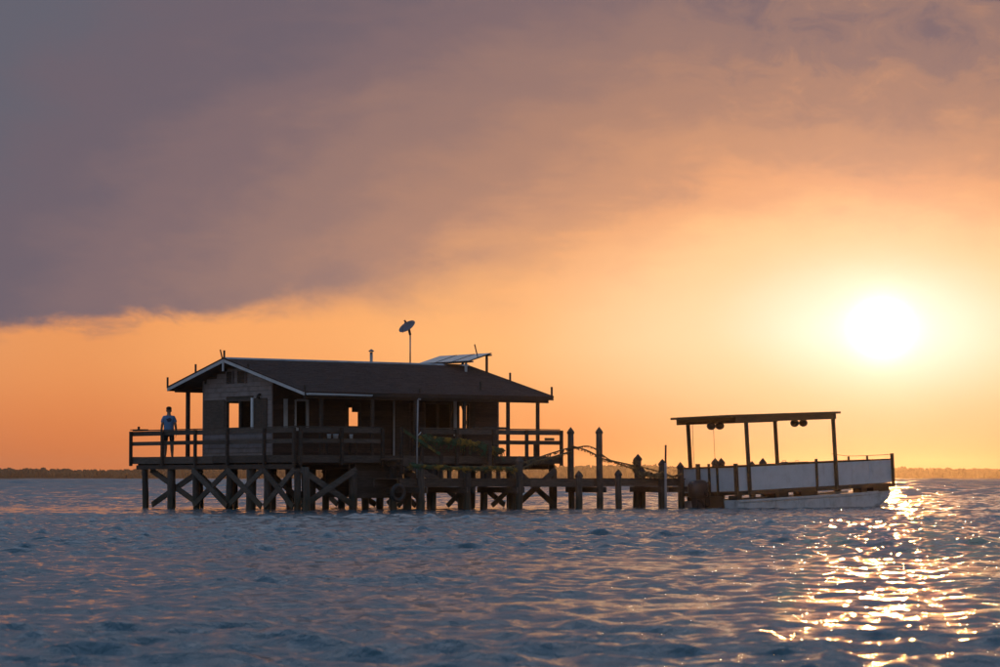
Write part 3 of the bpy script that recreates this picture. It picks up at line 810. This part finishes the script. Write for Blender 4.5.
def lone_pile(px, py_top, y, r, label, group, cap=True, frame=HF):
    global seed
    x, zt_ = frame.lx(px, y, py_top); p = frame.w(x, y, 0)
    o = pile('mooring_pile', None, p.x, p.y, zt_ - (.19 if cap else .0), r, seed, cap=cap); seed += 1
    return tag(o, label, 'pile', group)
grp = 'mooring piles standing free in the water'
lone_pile(307, 467.5, -4.05, .115, 'single grey round-topped pile standing in front of the porch corner', grp, cap=False)
lone_pile(578, 470.5, DF - .55, .125, 'short pointed pile leaning beside the two tall dock piles', grp)
lone_pile(619, 469, DF - .5, .115, 'short slim pile between the tall piles and the rope-wrapped pile', grp)
o = HF.lx(665.5, DF - .45, 445); p = HF.w(o[0], DF - .45)
pole = thing('marker_pole', 'thin pole with pale lower half beside the pile at the dock end', 'pole', p)
obj('upper_tube', MB().tube([(0, 0, 1.62), (.01, 0, o[1])], .034, 8).me(True), M['post'], pole)
obj('lower_sleeve', MB().tube([(0, 0, -1.0), (0, 0, 1.62)], .042, 8).me(True), M['pale'], pole)
o = HF.lx(418, DF + .25, 400); p = HF.w(o[0], DF + .25, DTOP)
wp = thing('white_pole', 'tall thin white pipe standing at the foot of the porch stairs', 'pole', p)
obj('pipe', MB().tube([(-.02, 0, 0), (-.03, 0, 1.0), (.0, 0, o[1] - DTOP)], .026, 8).me(True), M['pale'], wp)
obj('elbow', MB().tube([(0, 0, o[1] - DTOP - .02), (.03, 0, o[1] - DTOP + .03), (.10, 0, o[1] - DTOP + .02)], .03, 8).me(True), M['pale'], wp)
obj('hook', MB().tube([(-.03, 0, 1.42), (.06, -.02, 1.5), (.1, -.02, 1.56)], .015, 6).me(True), M['white'], wp)

# ------------------------------------------------------------------ ropes hung with weed, nets
def smooth_path(pts, k=8):
    out = []; P = [Vector(p) for p in pts]; P = [P[0]] + P + [P[-1]]
    for i in range(1, len(P) - 2):
        for j in range(k):
            t = j / k; a, b, c, d = P[i - 1:i + 3]
            out.append(0.5 * ((2 * b) + (c - a) * t + (2 * a - 5 * b + 4 * c - d) * t * t + (3 * b - a - 3 * c + d) * t ** 3))
    return out + [P[-2]]
def hf_pts(pix, y):
    r = []
    for q in pix:
        yy = q[2] if len(q) > 2 else y
        x, z = HF.lx(q[0], yy, q[1]); r.append(HF.w(x, yy, z))
    return r
def rope(pix, y, label, r=.02, fray=1.0, group='ropes strung between the dock piles'):
    pts = smooth_path(hf_pts(pix, y)); o0 = pts[0].copy()
    pts = [p - o0 for p in pts]
    t = thing('rope', label, 'rope', o0, group=group)
    obj('cord', MB().tube(pts, r, 6).me(True), M['rope'], t)
    b = MB()
    for i in range(len(pts) - 1):
        for k in range(int(4 * fray)):
            p = pts[i].lerp(pts[i + 1], rnd.random()); l = rnd.uniform(.02, .12) * fray
            b.tube([p, p + Vector((rnd.uniform(-.05, .05), rnd.uniform(-.05, .05), -l * .6)), p + Vector((rnd.uniform(-.08, .08), rnd.uniform(-.05, .05), -l))], [.012, .014, .004], 4)
    if b.v: obj('frayed_strands', b.me(), M['rope'], t, kind='stuff')
    return t
F_, R_ = DF - .30, DR + .02
rope([(505, 469), (528, 461), (552, 453), (572, 447, R_)], -4.2, 'upper ragged rope rising from the porch side to the first tall pile', .022, 1.2)
rope([(514, 473), (535, 462), (556, 456), (572, 451, R_)], -4.5, 'lower ragged rope rising from the porch side to the first tall pile', .026, 1.3)
rope([(572, 446, R_), (586, 450), (600, 457, F_)], -4.3, 'ragged rope sagging between the two tall piles', .022, .9)
rope([(574, 448, R_), (588, 446), (600, 451, F_)], -4.1, 'thin rope lifted in the middle between the two tall piles', .018, .6)
rope([(600, 453, F_), (612, 461), (636, 470, R_)], -4.3, 'steep rope falling from the second tall pile to the wrapped pile', .022, .7)
rope([(600, 458, F_), (618, 462), (636, 466, R_)], -4.4, 'flatter rope from the second tall pile to the wrapped pile', .022, 1.1)
rope([(636, 465, R_), (650, 469), (662, 472, F_), ], -4.4, 'rope running from the wrapped pile down to the dock end pile', .018, .5)
rope([(662, 471, F_), (672, 476), (682, 473, F_)], F_, 'short slack rope between the last two dock piles', .018, 1.0)
def net(pix, y, label, rad, strands, mat='net', drop=.0, group='fishing nets hung along the rails'):
    pts = smooth_path(hf_pts(pix, y), 10); o0 = pts[0].copy(); pts = [p - o0 for p in pts]
    t = thing('fishing_net', label, 'net', o0, group=group)
    b = MB()
    for s in range(strands):
        ph = rnd.uniform(0, 6.28); fr = rnd.uniform(.25, .7); r0 = rnd.uniform(.2, 1) * rad
        path = []
        for i, p in enumerate(pts):
            a = ph + i * fr; rr = r0 * (.7 + .5 * math.sin(i * .5 + s))
            path.append(p + Vector((rr * math.cos(a) * .6, rr * math.cos(a) * .6, rr * math.sin(a))))
        b.tube(path, rnd.uniform(.014, .034), 5)
    o = obj('gathered_mesh', b.me(True), M[mat], t)
    b = MB()
    if drop:
        for i in range(len(pts) * 3):
            p = pts[i % len(pts)].lerp(pts[(i % len(pts)) - 1 if i % len(pts) else 1], rnd.random()); l = rnd.uniform(.1, 1) * drop
            b.tube([p, p + Vector((rnd.uniform(-.1, .1), rnd.uniform(-.03, .03), -l * .5)), p + Vector((rnd.uniform(-.16, .16), rnd.uniform(-.03, .03), -l))], [.012, .014, .01], 4)
        obj('hanging_twine', b.me(), M[mat], t, kind='stuff')
    return t
net([(421, 436), (440, 440), (462, 442), (482, 446), (503, 450)], DY0 - .24, 'green and yellow fishing net bundled along the porch rail', .12, 20, drop=.42)
net([(410, 465), (440, 467), (470, 468), (498, 468), (516, 469)], DF - .28, 'dull green net strung low along the front dock posts', .08, 12, drop=.18)
net([(638, 473), (648, 474), (656, 475), (663, 475)], F_, 'tangled brown net hanging at the dock end', .10, 12, mat='rope', drop=.18)
net([(636, 460, R_), (636.6, 464, R_), (635.6, 470, R_)], R_, 'rope and weed wrapped round the stout pointed pile', .16, 10, mat='rope', drop=.12)

def tyre(px, py, y, label):
    x, z = HF.lx(px, y, py); b = MB(); n, m_ = 20, 8
    for i in range(n):
        a = 6.2832 * i / n
        for k in range(m_):
            c = 6.2832 * k / m_; rr = .24 + .075 * math.cos(c)
            b.v.append((rr * math.cos(a), .06 * math.sin(c) * 1.2, rr * math.sin(a)))
    for i in range(n):
        for k in range(m_): b.f.append((i * m_ + k, i * m_ + (k + 1) % m_, ((i + 1) % n) * m_ + (k + 1) % m_, ((i + 1) % n) * m_ + k))
    t = thing('tyre', label, 'tyre', HF.w(x, y, z), (0, 0, HF.a))
    obj('tread', b.me(True), M['black'], t)
    obj('lashing', MB().tube([(0, 0, .20), (.01, .02, .32), (0, .05, 1.0 - z + .12)], .014, 5).me(), M['rope'], t)
tyre(398, 493, DF - .13, 'black tyre hung as a fender against the dock below the stairs')

# ------------------------------------------------------------------ small things on the rails
p = HF.w(DX0, 7.45, 2.82)
o = thing('cutting_board', 'small fish cutting board on the left end of the porch rail', 'board', p, (0, 0, HF.a))
obj('board', MB().box(-.16, .16, -.42, .36, 0, .03).me(), M['deck'], o); obj('cleat', MB().box(-.03, .03, -.03, .05, .03, .13).me(), M['post'], o)
x = HF.lx(490, DY0); p = HF.w(x, DY0, 2.82)
o = tag(obj('loose_plank', MB().hexa([(-.75, -.09, 0), (.75, -.07, 0), (.76, .09, 0), (-.74, .08, 0), (-.75, -.09, .05), (.75, -.07, .05), (.76, .09, .05), (-.74, .08, .05)]).me(), M['brace']), 'pale loose plank lying on the porch rail below the right window', 'plank')
o.location = p; o.rotation_euler = (0, 0, HF.a)
x = HF.lx(548, DY0 + .04); p = HF.w(x, DY0 - .041, 2.41)
b = MB()
for k in range(4):
    b.tube([(.16 * math.cos(a * .42) * 1.3, .03 * math.sin(a * .42), .02 + k * .022) for a in range(16)], .014, 5)
o = tag(obj('rope_coil', b.me(True), M['rope']), 'coil of brown rope resting on the middle rail at the right porch end', 'rope'); o.location = p; o.rotation_euler = (0, 0, HF.a)
bt = thing('bait_table', 'small bait table with pale tubs behind the front porch rail', 'table', HF.w(1.0, -2.45, DECK), (0, 0, HF.a))
obj('table_top', MB().box(-.55, .75, -.25, .25, .58, .62).me(), M['deck'], bt)
for sx_ in (-.5, .70):
    for sy_ in (-.2, .2): obj('leg', MB().box(sx_ - .03, sx_ + .03, sy_ - .03, sy_ + .03, 0, .58).me(), M['post'], bt)
for k, (dx__, w_) in enumerate(((-.35, .07), (-.08, .09), (.55, .06))):
    t = obj('tub', MB().tube([(0, 0, 0), (0, 0, .13), (0, 0, .15)], [w_ * .85, w_, w_ * 1.08], 12).me(True), M['white'])
    t.location = HF.w(1.0 + dx__, -2.56, DECK + .62)
    tag(t, ('left pale tub on the bait table', 'widest pale tub on the bait table', 'right small pale tub on the bait table')[k], 'tub', 'tubs on the bait table')

# ------------------------------------------------------------------ the boat
BO = Frame(738, 99.6, R(42))
BL, BW = 8.48, 2.77
boat = thing('pontoon_boat', 'white-sided pontoon boat with flat canopy roof moored at the end of the dock', 'boat', BO.o, (R(-1.2), R(-2.1), BO.a))
def pontoon(y0, y1):
    secs = []; N = 18
    for i in range(N + 1):
        t = i / N; x = .02 + (BL + .05) * t
        rise = max(0, (t - .76) / .24); zb = -.48 + .50 * rise ** 1.8; zt_ = .30 + .05 * rise
        pin = .16 * rise ** 2
        a, b = y0 + pin, y1 - pin
        secs.append([(x, a + .07, zb), (x, a, zb + .14), (x, a - .01, zt_ - .12), (x, a - .03, zt_ - .10), (x, a - .03, zt_), (x, b + .03, zt_), (x, b + .03, zt_ - .10), (x, b + .01, zt_ - .12), (x, b, zb + .14), (x, b - .07, zb)])
    m_ = len(secs[0]); b = MB()
    for s in secs: b.v += s
    for i in range(N):
        for k in range(m_): b.f.append((i * m_ + k, (i + 1) * m_ + k, (i + 1) * m_ + (k + 1) % m_, i * m_ + (k + 1) % m_))
    b.f.append(tuple(range(m_))); b.f.append(tuple(range(N * m_, (N + 1) * m_))[::-1])
    return obj('pontoon', b.me(), M['hull'], boat)
for y0, y1 in ((.03, .66), (2.12, 2.74)):
    pt = pontoon(y0, y1)
    obj('rub_rail', MB().hexa([(.02, y0 - .062, .235), (6.6, y0 - .062, .235), (6.6, y0 - .012, .235), (.02, y0 - .012, .235), (.02, y0 - .062, .275), (6.6, y0 - .062, .275), (6.6, y0 - .012, .275), (.02, y0 - .012, .275)]).me(), M['hull'], pt)
for (a, b) in ((0.02, .3), (2.05, 2.75), (3.45, 4.35), (6.75, 7.1), (7.45, 8.35)):
    box('spacer', M['boatwood'], boat, a, b, .06, .46, .302, .459)
for a in (.1, 4.2, 8.1): box('spacer', M['boatwood'], boat, a, a + .12, 2.30, 2.60, .302, .459)
for y in (-.02, 1.30, BW - .07): box('frame_beam', M['boatwood'], boat, -.03, BL + .03, y, y + .09, .46, .60)
for i in range(8): box('cross_beam', M['boatwood'], boat, .15 + i * 1.16, .25 + i * 1.16, .072, BW - .072, .48, .568)
box('anchor_plank', M['boatwood'], boat, BL - .4, BL + .34, .30, .52, .603, .66)
dk = box('deck', M['boatwood'], boat, 0, BL, .03, BW - .04, .57, .60)
# white side boards between dark stanchions
PZ0, PZ1 = .62, 1.46
def side_panel(a, b, y): box('side_panel', M['panel'], boat, a + .004, b - .004, y - .014, y + .014, PZ0, PZ1)
def end_panel(a, b, x): box('side_panel', M['panel'], boat, x - .014, x + .014, a + .004, b - .004, PZ0, PZ1)
def stanchion(x, y, h=.14, w=.06): box('stanchion', M['boatwood'], boat, x - w / 2, x + w / 2, y - w / 2 - .012, y + w / 2 - .012, .455, PZ1 + h)
nx_ = [.08, .55, 4.21, 5.27, 6.2, 7.15, BL - .03]
for a, b in zip(nx_, nx_[1:]):
    side_panel(a, b, -.005)
for a, b in zip([.08, 2.6, 5.1, BL - .03], [2.6, 5.1, BL - .03]): side_panel(a, b, BW + .005)
ey = [0.0, .92, 1.32, 1.86, 2.10, BW]
for a, b in zip(ey, ey[1:]):
    end_panel(a, b, .02)
end_panel(.02, BW - .02, BL - .01)
for x, h, w in ((4.21, .17, .075), (BL, .24, .10)): stanchion(x, -.035, h, w)
for x in (6.1, 7.15): box('stanchion', M['boatwood'], boat, x - .035, x + .035, .012, .06, .60, PZ1 + .2)
for y, h, w in ((0.0, .14, .16), (.92, .04, .06), (1.32, .16, .07), (1.86, .17, .17), (BW, .1, .07)):
    box('stanchion', M['boatwood'], boat, -.06, .004, y - w / 2, y + w / 2, .455, PZ1 + h)
for (a, b) in ((.0, 5.3), (5.305, BL + .02)):
    box('gunwale', M['boatwood'], boat, a, b, -.03, .05, PZ1 + .002, PZ1 + .045)
    box('gunwale', M['boatwood'], boat, a, b, BW - .05, BW + .03, PZ1 + .002, PZ1 + .045)
box('gunwale', M['boatwood'], boat, -.03, .05, .052, BW - .052, PZ1 + .003, PZ1 + .046)
box('gunwale', M['boatwood'], boat, BL - .05, BL + .03, .052, BW - .052, PZ1 + .003, PZ1 + .046)
# canopy
posts = [(.58, -.075), (5.26, -.075), (.42, BW - .12), (5.09, BW - .12)]
for (x, y) in posts:
    obj('canopy_post', MB().hexa([(x - .055, y - .05, .46), (x + .055, y - .05, .46), (x + .055, y + .05, .46), (x - .055, y + .05, .46), (x - .105, y - .05, 3.10), (x + .005, y - .05, 3.10), (x + .005, y + .05, 3.10), (x - .105, y + .05, 3.10)]).me(), M['boatwood'], boat)
can = box('canopy', M['boatwood'], boat, -.30, 5.58, -.14, BW + .10, 3.255, 3.31)
for y in (-.10, BW + .03): box('canopy_beam', M['boatwood'], can, -.02, 5.36, y, y + .05, 3.06, 3.253)
for i in range(8): box('canopy_joist', M['boatwood'], can, .02 + i * .74, .07 + i * .74, -.048, BW + .028, 3.14, 3.252)
for i in range(20): box('roof_board', M['boatwood'], can, -.30, 5.58, -.14 + i * .1505, -.14 + i * .1505 + .145, 3.312, 3.333 + .004 * (i % 2))
# outboard motor on the stern
my = BO.ly(699, -.45)
cw = MB(); prof = [(-.02, .30, .22), (.03, .36, .25), (.28, .38, .27), (.46, .36, .26), (.56, .29, .21), (.60, .18, .12)]; nn = 18
for z, a, b in prof:
    for k in range(nn):
        t = 6.2832 * k / nn; c_, s_ = math.cos(t), math.sin(t)
        cw.v.append((-.46 + a * math.copysign(abs(c_) ** .6, c_), my + b * math.copysign(abs(s_) ** .6, s_), .46 + z))
for i in range(len(prof) - 1):
    for k in range(nn): cw.f.append((i * nn + k, i * nn + (k + 1) % nn, (i + 1) * nn + (k + 1) % nn, (i + 1) * nn + k))
cw.f.append(tuple(range(nn))[::-1]); cw.f.append(tuple(range((len(prof) - 1) * nn, len(prof) * nn)))
motor = obj('outboard_motor', cw.me(True), M['motor'], boat)
obj('leg', MB().hexa([(-.62, my - .09, -.6), (-.36, my - .09, -.6), (-.36, my + .09, -.6), (-.62, my + .09, -.6), (-.70, my - .14, .44), (-.24, my - .14, .44), (-.24, my + .14, .44), (-.70, my + .14, .44)]).me(), M['motor'], motor)
obj('clamp', MB().box(-.24, -.02, my - .16, my + .16, .12, .62).me(), M['black'], motor)
obj('tiller', MB().tube([(-.2, my, .86), (.05, my - .1, .98), (.3, my - .15, 1.0)], .025, 6).me(True), M['black'], motor)
pr = MB()
for k in range(3):
    a = 2.094 * k; pr.hexa([(-.70, my, -.62), (-.66, my, -.62), (-.66, my + .02, -.6), (-.70, my + .02, -.6), (-.74, my + .15 * math.cos(a) - .03, -.62 + .15 * math.sin(a)), (-.70, my + .15 * math.cos(a) - .03, -.62 + .15 * math.sin(a)), (-.66, my + .15 * math.cos(a) + .03, -.60 + .15 * math.sin(a)), (-.70, my + .15 * math.cos(a) + .03, -.60 + .15 * math.sin(a))])
obj('propeller', pr.me(), M['metal'], motor)
box('transom', M['boatwood'], boat, -.05, -.005, .70, 2.08, .02, .449)
bmat = Matrix.Translation(BO.o) @ Matrix.Rotation(BO.a, 4, 'Z') @ Matrix.Rotation(R(-2.1), 4, 'Y') @ Matrix.Rotation(R(-1.2), 4, 'X')
def bpos(x, y, z): return bmat @ Vector((x, y, z))
# floats hung in pairs under the canopy, cords, things on deck
def ball(r, sq=.85):
    b = MB(); n, m_ = 16, 9
    for i in range(m_ + 1):
        a = math.pi * i / m_
        for k in range(n): b.v.append((r * math.sin(a) * math.cos(6.2832 * k / n), r * math.sin(a) * math.sin(6.2832 * k / n) , r * sq * math.cos(a)))
    for i in range(m_):
        for k in range(n): b.f.append((i * n + k, (i + 1) * n + k, (i + 1) * n + (k + 1) % n, i * n + (k + 1) % n))
    return b
for px, which in ((719, 'stern'), (802.5, 'bow')):
    for s, side in ((-1, 'left'), (1, 'right')):
        x = BO.lx(px + s * 4.3, 1.4); p = bpos(x, 1.4, 2.97)
        f = thing('fishing_float', f'{side} float of the dark pair hanging under the {which} end of the boat canopy', 'float', p, group='floats hung under the boat canopy')
        obj('shell', ball(.165).me(True), M['black'], f)
        obj('hanger', MB().tube([(0, 0, .13), (0, 0, .30)], .02, 6).me(), M['rope'], f)
for px, y, z0, z1, lb in ((696, 2.2, 1.55, 3.15, 'thin fishing line hanging at the stern end of the boat canopy'), (717, 1.4, 1.6, 2.86, 'thin cord hanging below the stern pair of floats')):
    x = BO.lx(px, y)
    o = tag(obj('hanging_cord', MB().tube([bpos(x, y, z0) - bpos(x, y, z1), Vector((.02, 0, (z0 - z1) / 2)), Vector((0, 0, 0))], .009, 5).me(), M['rope']), lb, 'cord'); o.location = bpos(x, y, z1)
bow_line = thing('bow_line', 'slack line running from the canopy post along the white boat side to the bow', 'rope', bpos(5.26, 0, 0))
pl = [bpos(5.26, .1, 1.78), bpos(6.1, .04, 1.68), bpos(7.15, .04, 1.66), bpos(8.45, .02, 1.66)]; o0 = bpos(5.26, 0, 0)
obj('cord', MB().tube([q - o0 for q in smooth_path(pl, 6)], .010, 5).me(True), M['rope'], bow_line)
def crate(px, y, w, d, h, label, name, mat, lid):
    x = BO.lx(px, y); t = thing(name, label, name.split('_')[-1], bpos(x, y, .602), (R(-1.2), R(-2.1), BO.a))
    obj('body', MB().box(-w / 2, w / 2, -d / 2, d / 2, 0, h).me(), mat, t)
    obj('lid', MB().hexa([(-w / 2 - .02, -d / 2 - .02, h + .001), (w / 2 + .02, -d / 2 - .02, h + .001), (w / 2 + .02, d / 2 + .02, h + .001), (-w / 2 - .02, d / 2 + .02, h + .001), (-w / 2 * lid, -d / 2 * lid, h + .10), (w / 2 * lid, -d / 2 * lid, h + .10), (w / 2 * lid, d / 2 * lid, h + .10), (-w / 2 * lid, d / 2 * lid, h + .10)]).me(), mat, t)
    obj('handle', MB().tube([(-.1, 0, h + .10), (-.08, 0, h + .15), (.08, 0, h + .15), (.1, 0, h + .10)], .012, 5).me(), M['metal'], t)
crate(799, .9, .75, .45, .84, 'long low locker showing above the boat side near the far canopy post', 'gear_locker', M['boatwood'], .95)
crate(786, 1.5, .40, .40, .86, 'peaked dark bucket locker beside the long low locker on the boat', 'bait_locker', M['black'], .35)
for px, py, lb in ((714.5, 458, 'left of the two pointed piles close together behind the boat stern'), (722.5, 458, 'right of the two pointed piles close together behind the boat stern'),
                   (752, 461, 'pointed pile half hidden by the near canopy post of the boat'), (764, 458, 'pointed pile standing alone behind the middle of the boat')):
    lone_pile(px, py, BW + .75, .125, lb, 'mooring piles behind the boat', frame=BO)

# ------------------------------------------------------------------ the person on the porch
def skinned(name, V, E_, mat, parent, sub=2, root=0):
    me = bpy.data.meshes.new('s'); me.from_pydata([v[:3] for v in V], E_, [])
    tmp = bpy.data.objects.new('tmp', me); COL.objects.link(tmp)
    tmp.modifiers.new('sk', 'SKIN'); sl = me.skin_vertices[0].data if me.skin_vertices else None
    if sl is None:
        bm = bmesh.new(); bm.from_mesh(me); bm.verts.layers.skin.verify(); bm.to_mesh(me); bm.free(); sl = me.skin_vertices[0].data
    for i, v in enumerate(V):
        sl[i].radius = (v[3], v[4] if len(v) > 4 else v[3]); sl[i].use_root = (i == root)
    m_ = tmp.modifiers.new('ss', 'SUBSURF'); m_.levels = sub; m_.render_levels = sub
    dg = bpy.context.evaluated_depsgraph_get(); dg.update()
    res = bpy.data.meshes.new_from_object(tmp.evaluated_get(dg))
    bpy.data.objects.remove(tmp)
    res.materials.clear(); res.polygons.foreach_set('use_smooth', [True] * len(res.polygons))
    return obj(name, res, mat, parent)
def build_person():
    loc = HF.w(-.62, HF.ly(168.5, -.62), DECK)
    p = thing('person', 'person in blue t-shirt and dark shorts standing at the left porch rail, back turned', 'person', loc, (0, 0, R(6)))
    skin_m, t, b = pmat('skin', .55, .4); b.inputs['Base Color'].default_value = (.30, .16, .11, 1); b.inputs['Subsurface Weight'].default_value = .05
    tcx = t.n('ShaderNodeTexCoord'); t.put(b.inputs['Base Color'], t.mix(t.noise(tcx.outputs['Object'], 9, 3), (.34, .18, .12, 1), (.25, .13, .09, 1)))
    V = [(0, 0, .98, .135, .105), (0, -.01, 1.14, .125, .095), (0, -.02, 1.33, .15, .11), (0, -.01, 1.47, .11, .085), (0, .0, 1.56, .062, .064), (0, .015, 1.63, .066, .072), (0, .03, 1.69, .098, .112), (0, .025, 1.77, .104, .122), (0, .015, 1.845, .07, .085)]
    E_ = [(i, i + 1) for i in range(8)]
    V += [(0, .142, 1.715, .014, .016), (0, .122, 1.655, .018, .016)]; E_ += [(6, 9), (5, 10)]        # nose, chin
    for s in (-1, 1):
        n = len(V); V += [(s * .096, .015, 1.715, .016, .026)]; E_ += [(6, n)]                        # ear
        n = len(V)                                                                                    # leg
        V += [(s * .10, 0, .90, .098), (s * .115, .015, .50, .072), (s * .12, -.03, .32, .070), (s * .125, -.03, .10, .045), (s * .135, .05, .045, .04), (s * .15, .15, .03, .034), (s * .15, .20, .025, .024), (s * .125, -.065, .045, .034)]
        E_ += [(0, n), (n, n + 1), (n + 1, n + 2), (n + 2, n + 3), (n + 3, n + 4), (n + 4, n + 5), (n + 5, n + 6), (n + 3, n + 7)]
        n = len(V)                                                                                    # arm and hand
        V += [(s * .17, -.01, 1.45, .062), (s * .238, -.03, 1.20, .052), (s * .262, .03, 1.02, .042), (s * .262, .07, .93, .028, .032), (s * .264, .085, .875, .021, .036)]
        E_ += [(3, n), (n, n + 1), (n + 1, n + 2), (n + 2, n + 3), (n + 3, n + 4)]
        h = n + 4
        for k, (fy, ln) in enumerate(((.052, .075), (.073, .088), (.095, .082), (.115, .066))):
            m_ = len(V); V += [(s * .266, fy + .003, .832, .0088), (s * .256, fy + .008, .832 - ln * .55, .008), (s * .240, fy + .012, .832 - ln, .0068)]
            E_ += [(h, m_), (m_, m_ + 1), (m_ + 1, m_ + 2)]
        m_ = len(V); V += [(s * .255, .122, .895, .011), (s * .245, .140, .862, .009), (s * .238, .142, .835, .0075)]
        E_ += [(n + 3, m_), (m_, m_ + 1), (m_ + 1, m_ + 2)]
    body = skinned('body', V, E_, skin_m, p)
    # t-shirt with a round dark print between the shoulders
    sm, t, b = pmat('blue_cotton', .85, .2)
    tc = t.n('ShaderNodeTexCoord'); sp = t.n('ShaderNodeSeparateXYZ'); t.put(sp.inputs[0], tc.outputs['Object'])
    dxx = t.m('DIVIDE', t.m('SUBTRACT', sp.outputs[0], .01), .095); dzz = t.m('DIVIDE', t.m('SUBTRACT', sp.outputs[2], 1.37), .075)
    rr = t.m('ADD', t.m('SQRT', t.m('ADD', t.m('MULTIPLY', dxx, dxx), t.m('MULTIPLY', dzz, dzz))), t.m('MULTIPLY', t.m('SUBTRACT', t.noise(tc.outputs['Object'], 16, 3), .5), 1.1))
    msk = t.m('MULTIPLY', t.ss(rr, 1.0, .85), t.ss(sp.outputs[1], .0, -.02))
    t.put(b.inputs['Base Color'], t.mix(msk, (.115, .225, .41, 1), (.03, .045, .09, 1)))
    wv = t.noise(t.scale(tc.outputs['Object'], (1, 1, .4)), 9, 3, .5)
    bp = t.n('ShaderNodeBump'); bp.inputs['Strength'].default_value = .6; bp.inputs['Distance'].default_value = .02; t.put(bp.inputs['Height'], wv); t.put(b.inputs['Normal'], bp.outputs[0])
    S = [(0, -.005, .90, .205, .15), (0, -.005, 1.0, .198, .145), (0, -.01, 1.14, .195, .135), (0, -.02, 1.33, .205, .14), (0, -.015, 1.45, .15, .11), (0, .0, 1.525, .085, .08)]
    ES = [(i, i + 1) for i in range(5)]
    for s in (-1, 1):
        n = len(S); S += [(s * .165, -.01, 1.455, .078, .082), (s * .212, -.02, 1.36, .070, .078), (s * .234, -.025, 1.25, .064, .074)]; ES += [(4, n), (n, n + 1), (n + 1, n + 2)]
    skinned('t_shirt', S, ES, sm, p)
    dm, t, b = pmat('dark_shorts_cloth', .9, .2); tc = t.n('ShaderNodeTexCoord')
    t.put(b.inputs['Base Color'], t.mix(t.noise(tc.outputs['Object'], 12, 3), (.022, .022, .028, 1), (.045, .042, .045, 1)))
    S = [(0, 0, 1.03, .15, .122), (0, 0, .95, .158, .13)]; ES = [(0, 1)]
    for s in (-1, 1):
        n = len(S); S += [(s * .10, 0, .86, .112), (s * .112, .01, .70, .098), (s * .116, .012, .58, .092)]; ES += [(1, n), (n, n + 1), (n + 1, n + 2)]
    skinned('shorts', S, ES, dm, p)
    hm, t, b = pmat('dark_hair', .7, .3); tc = t.n('ShaderNodeTexCoord')
    t.put(b.inputs['Base Color'], t.mix(t.noise(tc.outputs['Object'], 40, 3), (.02, .014, .010, 1), (.05, .035, .025, 1)))
    skinned('hair', [(0, -.018, 1.72, .102, .104), (0, .0, 1.79, .116, .13), (0, .008, 1.862, .082, .098)], [(0, 1), (1, 2)], hm, p)
    fm = paint('sandal_rubber', (.03, .025, .022), .8)
    for s in (-1, 1): obj('sandal', MB().hexa([(s * .14 - .05, -.11, .0), (s * .14 + .05, -.11, .0), (s * .15 + .055, .24, .0), (s * .15 - .055, .24, .0), (s * .14 - .05, -.11, .018), (s * .14 + .05, -.11, .018), (s * .15 + .055, .24, .018), (s * .15 - .055, .24, .018)]).me(), fm, p)
build_person()
